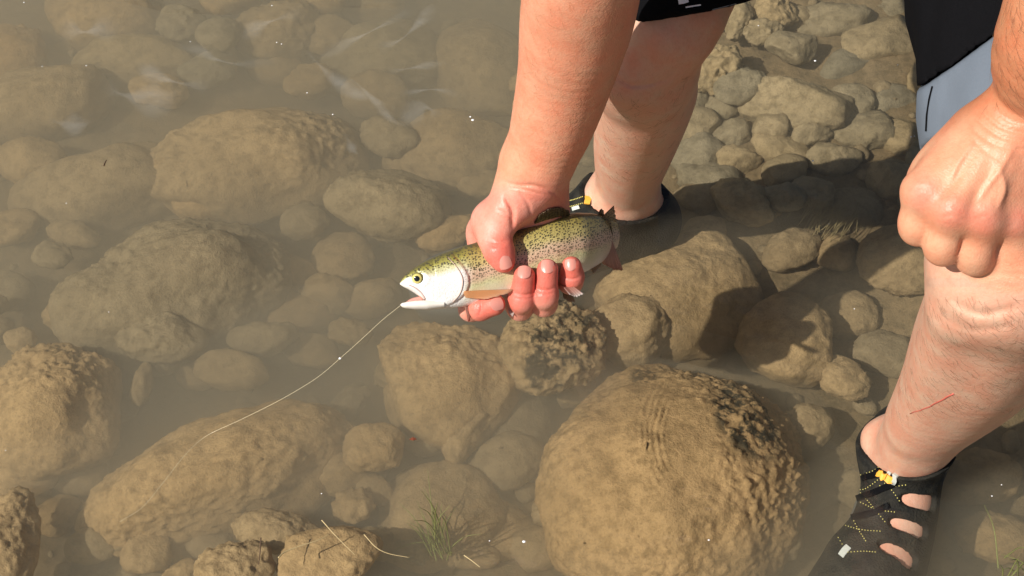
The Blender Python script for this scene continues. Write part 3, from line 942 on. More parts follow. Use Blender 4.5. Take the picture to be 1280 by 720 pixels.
REG = {  # view-frame boxes: low corner, high corner, cell
    'right_arm': (np.array([-0.06, -0.055, -1.50]), np.array([0.085, 0.235, -1.13]), 0.0014),
    'left_arm': (np.array([0.245, 0.0, -1.175]), np.array([0.43, 0.225, -0.955]), 0.0016),
    'left_leg': (np.array([0.255, -0.40, -1.68]), np.array([0.50, 0.065, -1.0]), 0.0026),
    'right_leg': (np.array([-0.095, -0.115, -1.98]), np.array([0.29, 0.26, -1.30]), 0.0026),
}
parts, regs = [], []
ref_parts = {}


def clip_faces(V, F, keep):
    F = F[keep[F].all(1)]
    used = np.unique(F)
    m = np.full(len(V), -1); m[used] = np.arange(len(used))
    return V[used], m[F]


def inside(V, lo, hi, pad=0.0):
    return ((V > lo - pad) & (V < hi + pad)).all(1)


done = []
for nm, (lo, hi, h) in REG.items():
    D, ax = B.sample(lo, hi, h)
    V, F = nets(D, ax, h)
    keep = np.ones(len(V), bool)
    for l2, h2, hh in done: keep &= ~inside(V, l2, h2, -3.0 * max(h, hh))
    V, F = clip_faces(V, F, keep)
    done.append((lo, hi, h))
    pyv = 360 + V[:, 1] / V[:, 2] * FPX
    if nm == 'right_arm': V = relax(relax(V, F, 4), F, 40, sstep(225, 190, pyv))
    elif nm == 'left_arm': V = relax(relax(V, F, 4), F, 40, sstep(160, 120, pyv))
    else: V = relax(V, F, 90)
    parts.append((V, F)); ref_parts[nm] = (V, F)
lo, hi, h = np.array([-0.12, -0.12, -1.72]), np.array([0.75, 1.10, -0.40]), 0.007
D, ax = B.sample(lo, hi, h)
V, F = nets(D, ax, h)
keep = np.ones(len(V), bool)
for l2, h2, hh in done: keep &= ~inside(V, l2, h2, -2.2 * h)
V, F = clip_faces(V, F, keep)
parts.append((V, F))
off = 0; VV, FF = [], []
for V, F in parts:
    VV.append(V); FF.append(F + off); off += len(V)
VV, FF = np.concatenate(VV), np.concatenate(FF)


def crease(V, path, width, depth, dmax, dmin=0.9):
    """press a fold into (or raise a vein out of) the skin along a line"""
    px = 640 - V[:, 0] / V[:, 2] * FPX; py = 360 + V[:, 1] / V[:, 2] * FPX
    P = catmull(np.array([[*p, 0] for p in path], float), 40)[:, :2]
    lo_, hi_ = P.min(0) - 4 * width, P.max(0) + 4 * width
    m = np.where((px > lo_[0]) & (px < hi_[0]) & (py > lo_[1]) & (py < hi_[1]) & (V[:, 2] > -dmax) & (V[:, 2] < -dmin))[0]
    if not len(m): return
    q = np.stack([px[m], py[m]], 1)
    D2 = ((q[:, None, :] - P[None]) ** 2).sum(2)
    k = D2.argmin(1)
    fade = np.sin(np.pi * (k + 1) / 41) ** 0.4
    V[m, 2] -= 1.5 * depth * np.exp(-D2.min(1) / width ** 2) * fade


for path, w_, dp in (([(628, 226), (645, 231), (668, 232), (690, 240), (703, 252)], 2.4, 0.0014), ([(636, 234), (656, 237), (676, 243)], 1.8, 0.0009), ([(632, 246), (640, 262), (641, 284)], 3.0, 0.0026),
                     ([(650, 240), (660, 254), (664, 268)], 2.2, 0.0010), ([(622, 262), (634, 268), (640, 276)], 1.8, 0.0008), ([(608, 300), (620, 304), (634, 301)], 1.6, 0.0009), ([(609, 304), (620, 308), (633, 305)], 1.4, 0.0007),
                     ([(643, 366), (655, 369), (668, 366)], 1.5, 0.0010), ([(644, 372), (655, 374), (667, 371)], 1.3, 0.0007), ([(670, 360), (682, 363), (695, 360)], 1.5, 0.0010), ([(671, 366), (682, 368), (694, 365)], 1.3, 0.0007),
                     ([(704, 346), (715, 349), (726, 346)], 1.4, 0.0009), ([(600, 373), (602, 383), (599, 394)], 1.4, 0.0009)):
    crease(VV, path, w_, dp, 1.405)
for path, w_, dp in (([(1226, 138), (1254, 160), (1290, 168)], 2.4, 0.0011), ([(1220, 148), (1250, 170), (1290, 179)], 2.2, 0.0012), ([(1214, 160), (1244, 180), (1290, 190)], 2.2, 0.0009), ([(1212, 170), (1236, 192), (1262, 203)], 2.0, 0.0006), ([(1236, 130), (1262, 150), (1290, 156)], 2.0, 0.0007),
                     ([(1264, 190), (1250, 212), (1232, 236), (1224, 250)], 4.0, -0.0012), ([(1250, 212), (1256, 236), (1248, 258)], 3.2, -0.0009), ([(1216, 176), (1196, 206), (1184, 236)], 4.0, -0.0010),
                     ([(1176, 262), (1190, 258), (1204, 266)], 1.8, 0.0007), ([(1178, 272), (1190, 269), (1202, 276)], 1.8, 0.0006), ([(1220, 272), (1232, 270), (1244, 276)], 1.8, 0.0006), ([(1142, 240), (1152, 234), (1164, 240)], 1.8, 0.0006),
                     ([(1166, 280), (1166, 294), (1162, 306)], 2.2, 0.0016), ([(1203, 296), (1200, 310), (1197, 320)], 2.2, 0.0016), ([(1250, 300), (1246, 312), (1242, 324)], 2.2, 0.0016)):
    crease(VV, path, w_, dp, 1.135)
for path, w_, dp in (([(772, 98), (795, 107), (830, 100), (845, 90)], 3.0, 0.0018), ([(1190, 375), (1225, 392), (1270, 385)], 5.0, 0.0022), ([(1180, 395), (1215, 412), (1262, 408)], 5.0, 0.0014)):
    crease(VV, path, w_, dp, 1.62)


def paint(V):
    """colour of the skin itself: tanned arms, pale legs, red finger ends and knuckles"""
    px = 640 - V[:, 0] / V[:, 2] * FPX
    py = 360 + V[:, 1] / V[:, 2] * FPX
    d = -V[:, 2]
    n = len(V)
    col = np.tile(np.array([0.64, 0.385, 0.27]), (n, 1))
    def blend(w, c): col[:] = col * (1 - w[:, None]) + w[:, None] * np.array(c)
    arm_l = catmull(cfs([(790, -190, 1.13), (738, -70, 1.17), (722, 20, 1.235), (708, 90, 1.29), (689, 160, 1.34), (670, 210, 1.37)]), 40)
    da = np.full(n, 9.0)
    for q in arm_l: da = np.minimum(da, np.linalg.norm(V - q, axis=1))
    wr = np.maximum(sstep(0.085, 0.065, da), ((px < 742) & (py > 195) & (d < 1.47)).astype(float))
    blend(wr, (0.73, 0.345, 0.215))
    blend(wr * sstep(215, 250, py), (0.73, 0.315, 0.235))
    for x, y, dd, r in ((629, 325, 1.36, 0.028), (616, 381, 1.37, 0.034), (655, 350, 1.365, 0.034), (684, 343, 1.367, 0.034), (715, 335, 1.377, 0.03)):
        w = sstep(r, r * 0.35, np.linalg.norm(V - cf(x, y, dd), axis=1)); blend(w * 0.92, (0.66, 0.175, 0.13))
    blend(wr * sstep(0.030, 0.008, np.linalg.norm(V - cf(690, 245, 1.38), axis=1)) * 0.5, (0.66, 0.22, 0.15))
    dl = np.full(n, 9.0)
    for q in list(catmull(cfs([(1330, 20, 1.02), (1296, 105, 1.072), (1262, 165, 1.09), (1210, 250, 1.095)]), 30)) + [cf(*m_) for m_ in MC]: dl = np.minimum(dl, np.linalg.norm(V - q, axis=1))
    wl = sstep(0.058, 0.048, dl)
    blend(wl, (0.69, 0.345, 0.21))
    du = np.full(n, 9.0)
    for q in catmull(np.array([from_world(Lsh), Le, cf(1332, 20, 1.02), cf(1300, 105, 1.072)]), 40): du = np.minimum(du, np.linalg.norm(V - q, axis=1))
    blend(sstep(0.075, 0.06, du) * sstep(185, 120, py), (0.50, 0.215, 0.11))
    for q in catmull(np.array([from_world(Rsh), cf(790, -190, 1.13), cf(738, -70, 1.17)]), 30): du = np.minimum(du, np.linalg.norm(V - q, axis=1))
    blend(sstep(0.095, 0.07, du) * (px < 1000), (0.70, 0.33, 0.205))
    for (x, y, dd) in MC:
        w = sstep(0.019, 0.004, np.linalg.norm(V - cf(x, y + 4, dd - 0.015), axis=1)); blend(wl * w * 0.55, (0.66, 0.20, 0.15))
    up = (to_world(V)[:, 2] > 0.74).astype(float) * (d > 0.0)
    blend(sstep(0.03, 0.012, np.linalg.norm(to_world(V) - np.array([0.305, 1.0, 1.16]), axis=1) - 0.10) * up, (0.10, 0.06, 0.035))
    return col


angler_origin = Vector((0.26, 1.08, -0.10))
person = mesh_obj('person', to_world(VV) - np.array(angler_origin), FF, M['skin'], colors=paint(VV))
person.location = angler_origin
tag(person, 'person wading barelegged, holding a trout, one fist on the knee', 'person')
body_bvh = BVHTree.FromPolygons(to_world(VV).tolist(), FF.tolist())


def hit(px, py, bvh=None):
    o = Vector((0, 0, CAM_H)); t_ = Vector(wp(px, py, 1.0)) - o
    loc, nrm, i, dist = (bvh or body_bvh).ray_cast(o, t_.normalized())
    return loc, nrm


def child(name, V, F, mat, parent, **kw):
    return mesh_obj(name, V, F, mat, parent, **kw)


# finger nails
def nail(px, py, ang, w, l, parent=person):
    loc, nrm = hit(px, py)
    if loc is None: return
    r_, u_ = Vector(CAM_M[:, 0]), Vector(CAM_M[:, 1])
    yv = (r_ * math.sin(ang) + u_ * math.cos(ang)); yv = (yv - nrm * yv.dot(nrm)).normalized()
    xv = yv.cross(nrm).normalized()
    V, F = [], []
    n, m = 9, 9
    for j in range(m):
        for i in range(n):
            u = i / (n - 1) * 2 - 1; v = j / (m - 1) * 2 - 1
            ww = w * (1 - 0.35 * max(0, -v) ** 3) * (1 - 0.10 * max(0, v) ** 4)
            q = loc + xv * (u * ww) + yv * (v * l * (1 - 0.22 * u * u * (1 if v < 0 else 0.6)))
            q = q + nrm * (0.0006 - 0.36 * (u * ww) ** 2 / (w * 1.0) - 0.12 * (v * l) ** 2 / l)
            V.append(q[:])
    for j in range(m - 1):
        for i in range(n - 1):
            F.append([j * n + i, j * n + i + 1, (j + 1) * n + i + 1, (j + 1) * n + i])
    child('nail', V, F, M['nail'], parent)


nail(631, 328, math.radians(160), 0.0056, 0.0062)
nail(621, 380, math.radians(75), 0.0055, 0.0058)
nail(655, 340, math.radians(5), 0.0056, 0.0060)
nail(684.5, 333, math.radians(4), 0.0056, 0.0060)
nail(713, 331, math.radians(-5), 0.0048, 0.0052)

# scratch on the shin
pts = [hit(x, y) for x, y in zip(np.linspace(1138, 1192, 14), [517, 515, 514, 513, 511, 509.5, 508, 505, 503, 501, 499, 496, 494, 492])]
pts = [p + n * 0.0001 for p, n in pts if p]
child('scratch', *tube(pts, np.linspace(0.0004, 0.0008, len(pts)), 5), M['scratch'], person)

# body hair on shins and forearms
def hairs(n, box, dirs, length, accept):
    out = []
    hr = random.Random(5)
    for i in range(n):
        x, y = hr.uniform(box[0], box[2]), hr.uniform(box[1], box[3])
        if not accept(x, y): continue
        loc, nrm = hit(x, y)
        if loc is None: continue
        dep = -from_world(loc)[2]
        if not (box[4] < dep < box[5]): continue
        a = math.radians(dirs + hr.gauss(0, 28))
        dv = Vector(CAM_M[:, 0]) * math.cos(a) - Vector(CAM_M[:, 1]) * math.sin(a)
        dv = (dv - nrm * dv.dot(nrm)).normalized()
        L = length * hr.uniform(0.5, 1.2)
        sidev = nrm.cross(dv) * hr.gauss(0, 0.25)
        p = [loc + (dv + sidev * k * 0.5) * (L * k / 3) + nrm * (0.0002 + 0.0009 * math.sin(k / 3 * 2.2)) for k in range(4)]
        out.append(tube(p, [0.00006, 0.00006, 0.00005, 0.00002], 3, False))
    return merge(out)


tag(child('leg_hair', *hairs(380, (1115, 370, 1280, 520, 1.1, 1.5), 70, 0.011, lambda x, y: True), M['hair'], person), kind='stuff')
tag(child('leg_hair', *hairs(220, (742, 95, 862, 225, 1.4, 1.8), 95, 0.010, lambda x, y: True), M['hair'], person), kind='stuff')
tag(child('arm_hair', *hairs(90, (1232, 0, 1280, 135, 0.9, 1.12), 80, 0.012, lambda x, y: True), M['hair'], person), kind='stuff')
tag(child('arm_hair', *hairs(170, (620, 0, 780, 200, 1.1, 1.4), 100, 0.009, lambda x, y: True), flat_mat('fair_hair', (0.45, 0.26, 0.12), 0.5), person), kind='stuff')


# ------------------------------------------------------------------ shorts
def cut_plane(D, ax, p, n):
    X = (ax[0][:, None, None] - p[0]) * n[0] + (ax[1][None, :, None] - p[1]) * n[1] + (ax[2][None, None, :] - p[2]) * n[2]
    return np.maximum(D, X.astype(np.float32))


def garment(rows_list, lo, hi, h, planes, k=0.03, wrinkle=0.0):
    G = Field()
    for rows in rows_list:
        for (a, ra), (b, rb) in zip(rows[:-1], rows[1:]):
            G.base.append(('cap', a, b, ra, rb, k))
    D, ax = G.sample(lo, hi, h)
    if wrinkle:
        XX, YY, ZZ = np.meshgrid(*ax, indexing='ij')
        m = np.abs(D) < 0.03
        P = np.stack([XX[m], YY[m], ZZ[m]], 1).astype(float)
        D[m] += (wrinkle * perlin(P * np.array([38, 9, 14])) + 0.4 * wrinkle * perlin(P * np.array([90, 25, 30]) + 9)).astype(np.float32)
    for p, n in planes: D = cut_plane(D, ax, p, n)
    return nets(D, ax, h)


def unit(v): v = np.asarray(v, float); return v / np.linalg.norm(v)


shorts = empty('shorts', (0, 0, 0))
shorts.parent = person
shorts.location = Vector((0.305, 1.3, 0.4)) - person.location
rh, lh = from_world(Rhip), from_world(Lhip)
# right leg of the shorts, black
hemR = cf(868, 7, 1.40)
V, F = garment([[(cf(845, 40, 1.425), 0.058), (cf(862, -10, 1.395), 0.064), (rh, 0.112)]], np.array([-0.02, 0.15, -1.62]), np.array([0.32, 0.62, -1.2]), 0.005,
               [(hemR, unit((0.19, -0.95, -0.25)))], wrinkle=0.003)
leg_r = child('trouser_leg', to_world(V), F, M['black_cloth'], shorts)
leg_r['label'] = 'black trouser leg with rolled hem and white print'
# left leg, grey below and black above
colour_edge = cf(1222, 62, 1.16)
nrm_edge = unit(np.array([-0.62, 0.78, 0.0]))
rowsL = [[(cf(1272, 250, 1.195), 0.062), (cf(1273, 150, 1.205), 0.066), (lh, 0.115)]]
lo_, hi_ = np.array([0.24, 0.04, -1.5]), np.array([0.58, 0.62, -1.02])
hemL = (cf(1250, 190, 1.20), unit(cf(1262, 260, 1.20) - cf(1285, 40, 1.22)))
V, F = garment(rowsL, lo_, hi_, 0.003, [hemL, (colour_edge, nrm_edge)], wrinkle=0.008)
g_ = child('trouser_leg', to_world(V), F, M['grey_cloth'], shorts)
g_['label'] = 'slate-grey lower panel of the trouser leg'
V, F = garment(rowsL, lo_, hi_, 0.004, [(colour_edge + nrm_edge * 0.001, -nrm_edge)], wrinkle=0.008)
gb_ = BVHTree.FromPolygons([v.co[:] for v in g_.data.vertices], [p.vertices[:] for p in g_.data.polygons])
child('upper_panel', to_world(V), F, M['black_cloth'], shorts)
V, F = garment([[(rh, 0.125), (from_world((0.305, 1.34, 0.55)), 0.145), (lh, 0.125)]], np.array([-0.05, 0.3, -1.7]), np.array([0.7, 0.85, -1.0]), 0.008, [(from_world((0.3, 1.3, 0.63)), unit(CAM_M.T @ np.array([0, 0.15, 1.0])))])
child('seat', to_world(V), F, M['black_cloth'], shorts)
lr_bvh = BVHTree.FromPolygons([v.co + Vector() for v in leg_r.data.vertices], [p.vertices[:] for p in leg_r.data.polygons])


def band_on(bvh, line, width, mat, name, parent, lift=0.0006):
    """a flat strip laid on a surface along a sight-line path"""
    V, F = [], []
    P = np.asarray(line, float)
    T = np.gradient(P, axis=0); T /= np.linalg.norm(T, axis=1)[:, None]
    N = np.stack([-T[:, 1], T[:, 0]], 1)
    k = 0
    for p, n in zip(P, N):
        row = []
        for s_ in (-1, 0, 1):
            q = p + n * s_ * width / 2
            loc, nr = hit(q[0], q[1], bvh)
            if loc is None: break
            row.append((loc + nr * lift)[:])
        if len(row) == 3: V += row; k += 1
    for i in range(k - 1):
        for j in (0, 1):
            F.append([i * 3 + j, i * 3 + j + 1, (i + 1) * 3 + j + 1, (i + 1) * 3 + j])
    if k > 1: return child(name, V, F, mat, parent)


band_on(gb_, [(1166, 108), (1162, 124), (1159, 144), (1158, 164)], 2.0, M['black_cloth'], 'seam', shorts)
band_on(lr_bvh, [(848, 2), (854, 1), (860, -1)], 7, M['white_cloth'], 'print', shorts)
band_on(lr_bvh, [(857, 9), (866, 7.5), (876, 6)], 1.8, M['white_cloth'], 'print', shorts)
band_on(lr_bvh, [(800, 27), (830, 24), (860, 19), (890, 12), (920, 4)], 1.2, M['grey_cloth'], 'hem_stitch', shorts)


# ------------------------------------------------------------------ shoes
def shoe(foot, collar_p, collar_n, lo, hi, cutouts, label):
    a, h_, i_, m_, b_, t_ = [np.array(p) for p in foot]
    ax_ = (t_ - h_); ax_[2] = 0; ax_ /= np.linalg.norm(ax_)
    sd = np.array([-ax_[1], ax_[0], 0])
    G = Field()
    e = 0.0055
    G.wchain([(*a, 0.030 + e), (*i_, 0.030 + e), (*m_, 0.028 + e), (*b_, 0.022 + e)], 0.03)
    G.wchain([(*a, 0.030 + e), (*h_, 0.032 + e)], 0.03)
    G.wchain([(*(h_ + [0, 0, -0.006]), 0.030 + e), (*(m_ + sd * 0.012 + [0, 0, -0.012]), 0.026 + e), (*(b_ + sd * 0.031), 0.021 + e), (*(t_ + sd * 0.028), 0.014 + e)], 0.03)
    G.wchain([(*(m_ - sd * 0.017), 0.026 + e), (*(b_ - sd * 0.029), 0.022 + e), (*(t_ - sd * 0.020), 0.016 + e)], 0.03)
    D, ax = G.sample(lo, hi, 0.0020)
    Bf, _ = B.sample(lo, hi, 0.0020)
    P = (ax[0][:, None, None], ax[1][None, :, None], ax[2][None, None, :])
    D = smin(D, Bf - 0.0036, 0.004)
    D = cut_plane(D, ax, from_world(collar_p), CAM_M.T @ unit(collar_n))
    # padded roll round the collar
    if cutouts:
        V1, F1 = nets(D, ax, 0.0020)
        b1 = BVHTree.FromPolygons(to_world(V1).tolist(), F1.tolist())
        for (q0, q1, r0, r1) in cutouts:
            e0, e1 = hit(*q0, b1)[0], hit(*q1, b1)[0]
            if e0 is None or e1 is None: continue
            D = np.maximum(D, -seg_d(P, from_world(e0), from_world(e1), r0, r1).astype(np.float32))
    floor_ = from_world((0, 0, -0.100)); D = cut_plane(D, ax, floor_, CAM_M.T @ np.array([0, 0, -1.0]))
    # hollow: keep only the shell outside the foot
    D = np.maximum(D, -(Bf + 0.0006))
    V, F = nets(D, ax, 0.0020)
    V = relax(V, F, 5)
    root = empty('shoe', (0, 0, 0)); root.parent = person
    root.location = Vector((h_[0], h_[1], -0.11)) - person.location
    root['label'] = label
    up = child('upper', to_world(V), F, M['shoe_mesh'], root)
    # sole
    out = []
    for s_, w_ in ((-0.036, 0.012), (-0.026, 0.026), (0.0, 0.033), (0.06, 0.034), (0.12, 0.038), (0.17, 0.047), (0.215, 0.049), (0.25, 0.040), (0.272, 0.020)):
        out.append((h_ + ax_ * s_, w_))
    ring = [c + sd * w for c, w in out] + [c - sd * w for c, w in out[::-1]]
    ring = np.array(ring); n = len(ring)
    ring = np.concatenate([catmull(np.concatenate([ring, ring[:1]]), 61)[:-1]])
    n = len(ring)
    cen = ring.mean(0)
    lay = []
    for z, s_ in ((-0.116, 0.95), (-0.112, 1.0), (-0.094, 1.02), (-0.086, 1.0), (-0.084, 0.9)):
        q = cen + (ring - cen) * s_; q[:, 2] = z; lay.append(q)
    V = np.concatenate(lay); F = []
    for j in range(4):
        for i in range(n): F.append([j * n + i, j * n + (i + 1) % n, (j + 1) * n + (i + 1) % n, (j + 1) * n + i])
    F.append(list(range(n))[::-1]); F.append([4 * n + i for i in range(n)])
    child('sole', V, F, M['sole'], root)
    ub = BVHTree.FromPolygons([v.co[:] for v in up.data.vertices], [p.vertices[:] for p in up.data.polygons])
    return root, ub


lo, hi = np.array([0.19, -0.42, -1.66]), np.array([0.46, -0.10, -1.40])
on = lambda x, y, d: cf(x, y, d)
cutsL = [(on(1022, 633, 1.44), on(1044, 641, 1.60), 0.011)]
shoeL, ubL = shoe(FOOT_L, (0.376, 0.900, 0.019), (-0.30, 0.30, 1.0), lo, hi, [((1050, 634), (1036, 640), 0.0070, 0.0100), ((1132, 624), (1166, 630), 0.0058, 0.0085), ((1116, 652), (1154, 666), 0.0052, 0.0075), ((1104, 680), (1140, 702), 0.0056, 0.0085), ((1082, 582), (1083, 590), 0.0028, 0.0036)], 'black mesh water shoe of the foot by the biggest boulder')
lo, hi = np.array([-0.09, -0.12, -1.98]), np.array([0.25, 0.13, -1.66])
shoeR, ubR = shoe(FOOT_R, (0.110, 1.258, 0.0), (0.25, 0.0, 1.0), lo, hi, [], 'black mesh water shoe half hidden behind the trout')

# ------------------------------------------------------------------ shoe details (second pass: side openings, laces, tabs)
def px_path(pts, n):
    P = catmull(np.asarray(pts, float), n)
    return P


def beads(bvh, path, n, r, mat, name, parent):
    V0b, F0b = ico(1)
    out = []
    for p in px_path(path, n):
        loc, nr = hit(p[0], p[1], bvh)
        if loc: out.append((V0b * r + np.array(loc + nr * r * 0.3), F0b.tolist()))
    if out: return tag(child(name, *merge(out), mat, parent), kind='stuff')


for k, path in enumerate(([(1060, 597), (1075, 594), (1092, 588), (1108, 578)], [(1062, 608), (1078, 612), (1092, 604), (1106, 592)],
                          [(1076, 616), (1090, 632), (1106, 652)], [(1062, 640), (1072, 660), (1082, 676)], [(1076, 628), (1096, 637), (1118, 640)],
                          [(1106, 604), (1116, 614), (1124, 626)], [(1054, 656), (1076, 662), (1100, 664)], [(1100, 607), (1116, 608), (1132, 606)],
                          [(1048, 672), (1054, 682), (1060, 690)], [(1064, 690), (1080, 689), (1094, 690)])):
    beads(ubL, path, int(sum(math.hypot(a[0] - b[0], a[1] - b[1]) for a, b in zip(path, path[1:])) / 3.3), 0.00062, M['yellow'], 'stitching', shoeL)


def loop_tab(bvh, path, width, mat, name, parent, rise=0.004, thick=0.0014):
    """a webbing strap that leaves the surface and comes back"""
    P = px_path(path, 11)
    T = np.gradient(P, axis=0); T /= np.linalg.norm(T, axis=1)[:, None]
    rows = []
    base = [hit(p[0], p[1], bvh) for p in P]
    good = [b for b in base if b[0] is not None]
    if len(good) < 4: return
    last = good[0]
    top, bot = [], []
    for i, (p, t_) in enumerate(zip(P, T)):
        b = base[i] if base[i][0] is not None else last
        last = b
        side = (Vector(CAM_M[:, 0]) * -t_[1] * -1 + Vector(CAM_M[:, 1]) * -t_[0]) * -1
        side = Vector(CAM_M[:, 0]) * (-t_[1]) + Vector(CAM_M[:, 1]) * (-t_[0])
        u = i / 10.0
        c_ = b[0] + b[1] * (0.0008 + rise * math.sin(math.pi * u))
        top.append([(c_ + side * s_ * width / 2 + b[1] * thick)[:] for s_ in (-1, 1)])
        bot.append([(c_ + side * s_ * width / 2)[:] for s_ in (-1, 1)])
    V = [q for a, b in zip(top, bot) for q in (a[0], a[1], b[1], b[0])]
    F = []
    n = len(top)
    for i in range(n - 1):
        for j in range(4):
            F.append([i * 4 + j, i * 4 + (j + 1) % 4, (i + 1) * 4 + (j + 1) % 4, (i + 1) * 4 + j])
    F.append([3, 2, 1, 0]); F.append([(n - 1) * 4 + j for j in range(4)])
    return child(name, V, F, mat, parent, smooth=False)


loop_tab(ubL, [(1098, 590), (1108, 594), (1118, 599)], 0.0062, M['orange'], 'pull_tab', shoeL, 0.004)
loop_tab(ubL, [(1124, 593), (1120, 598), (1116, 604)], 0.0045, M['reflective'], 'lace_loop', shoeL, 0.002)
loop_tab(ubL, [(1115, 590), (1112, 594), (1109, 599)], 0.0035, M['reflective'], 'reflective_tag', shoeL, 0.001)
loop_tab(ubL, [(1062, 684), (1057, 690), (1052, 696)], 0.0062, M['reflective'], 'reflective_tag', shoeL, 0.001)
loop_tab(ubL, [(1062, 612), (1065, 618), (1068, 623)], 0.0018, M['reflective'], 'lace_end', shoeL, 0.001)
loop_tab(ubL, [(1128, 659), (1139, 663), (1150, 667)], 0.0022, M['orange'], 'trim_strip', shoeL, 0.0005)
# ladder of black webbing laces over the instep
for path in ([(1060, 601), (1085, 596), (1110, 584)], [(1068, 626), (1094, 616), (1118, 602)], [(1060, 650), (1088, 644), (1112, 632)]):
    loop_tab(ubL, path, 0.006, M['black_cloth'], 'lace', shoeL, 0.001)
# far shoe: orange tab, pale tag, rings, heel loop
loop_tab(ubR, [(737, 243), (734, 249), (733, 256)], 0.0065, M['orange'], 'pull_tab', shoeR, 0.003)
loop_tab(ubR, [(716, 262), (720, 261), (725, 259)], 0.004, M['reflective'], 'reflective_tag', shoeR, 0.001)
for path in ([(706, 252), (716, 250), (728, 246)], [(704, 260), (714, 258), (728, 254)]):
    beads(ubR, path, 14, 0.0008, M['yellow'], 'stitching', shoeR)
hl = cfs([(812, 246, 1.775), (822, 240, 1.785), (831, 240, 1.79), (832, 246, 1.795), (823, 250, 1.80), (813, 253, 1.80)])
child('heel_loop', *tube(to_world(catmull(hl, 18)), 0.0038, 8), M['black_cloth'], shoeR)

# ------------------------------------------------------------------ the trout
fish = empty('trout', Vector(wp(640, 335, 1.39)))
tag(fish, 'speckled rainbow trout with open mouth held in the hand', 'fish')
XS = np.concatenate([np.linspace(500, 540, 56), np.linspace(541, 768, 190)])
TOPP = np.array([(500, 353), (502, 348.5), (506, 344), (512, 339), (520, 333.5), (532, 326.5), (550, 318), (575, 309), (600, 301.5), (625, 293), (650, 283), (668, 276), (690, 269.5), (715, 265.5), (740, 266.5), (755, 271), (768, 277.5)], float)
BOTP = np.array([(500, 355.5), (502, 357.5), (506, 359.5), (512, 362.5), (520, 367.5), (528, 373.5), (534, 380), (541, 384.5), (552, 386), (575, 384), (600, 379.5), (625, 373), (650, 367), (680, 358), (705, 350), (730, 340), (745, 332), (758, 322), (768, 311)], float)
DEP = np.array([(500, 1.366), (530, 1.371), (560, 1.377), (600, 1.386), (640, 1.393), (690, 1.401), (720, 1.412), (745, 1.432), (768, 1.462)])
THK = np.array([(500, 0.0012), (502, 0.003), (506, 0.005), (514, 0.0072), (530, 0.0102), (550, 0.0132), (580, 0.0158), (620, 0.0172), (680, 0.0165), (715, 0.0138), (740, 0.0100), (768, 0.0055)])


def smooth_interp(T, x):
    y = np.interp(x, T[:, 0], T[:, 1])
    w = max(2, int(len(x) * 0.02))
    k = np.ones(2 * w + 1) / (2 * w + 1)
    yp = np.concatenate([2 * y[0] - y[1:w + 1][::-1], y, 2 * y[-1] - y[-w - 1:-1][::-1]])
    return np.convolve(yp, k, 'valid')


top, bot, dep, thk = (smooth_interp(T, XS) for T in (TOPP, BOTP, DEP, THK))
thk = np.maximum(thk, 0.0008)
mid = (top + bot) / 2
cen = np.array([cf(x, y, d) for x, y, d in zip(XS, mid, dep)])
hh = (bot - top) / 2 / FPX * dep
T = np.gradient(cen, axis=0); T /= np.linalg.norm(T, axis=1)[:, None]
arc = np.concatenate([[0], np.cumsum(np.linalg.norm(np.diff(cen, axis=0), axis=1))])
NR = 112
th = np.linspace(0, 2 * math.pi, NR, endpoint=False)
V, AT = [], []
GILL = np.array([(312, 556), (325, 566), (335, 573), (345, 578), (355, 579), (365, 576), (374, 568), (382, 556)], float)
for i in range(len(XS)):
    U = np.array([0, 1.0, 0])
    N = np.cross(T[i], U); N /= np.linalg.norm(N)
    if N[2] < 0: N = -N
    s_, c_ = np.sin(th), np.cos(th)
    prof = np.sign(c_) * np.abs(c_) ** 0.86
    yy = hh[i] * s_
    nn = thk[i] * prof
    pyv = mid[i] - s_ * (bot[i] - top[i]) / 2
    xg = np.interp(pyv, GILL[:, 0], GILL[:, 1])
    dx = XS[i] - xg
    front = (np.abs(c_) > 0.12)
    nn = nn + np.sign(c_) * front * (0.0016 * sstep(-26, -3, dx) * (1 - sstep(-0.5, 2.2, dx)) - 0.0003 * np.exp(-((dx - 3.4) / 2.5) ** 2)) * sstep(308, 322, pyv) * sstep(386, 378, pyv)
    # cheek and brow relief, eye socket
    r_eye = np.hypot(XS[i] - 521.5, pyv - 348)
    nn = nn + np.sign(c_) * front * (-0.0012 * np.exp(-(r_eye / 7.0) ** 2) + 0.0006 * np.exp(-((r_eye - 10) / 2.5) ** 2))
    # scales: faint waves
    V.append(cen[i] + np.outer(yy, U) + np.outer(nn, N))
    AT.append(np.stack([np.full(NR, arc[i]), s_, yy], 1))
V, AT = np.concatenate(V), np.concatenate(AT)
F = []
n = len(XS)
for i in range(n - 1):
    for j in range(NR):
        F.append([i * NR + j, i * NR + (j + 1) % NR, (i + 1) * NR + (j + 1) % NR, (i + 1) * NR + j])
F.append(list(range(NR))[::-1]); F.append([(n - 1) * NR + j for j in range(NR)])
HEAD = float(np.interp(573, XS, arc)); TAIL = float(arc[-1])


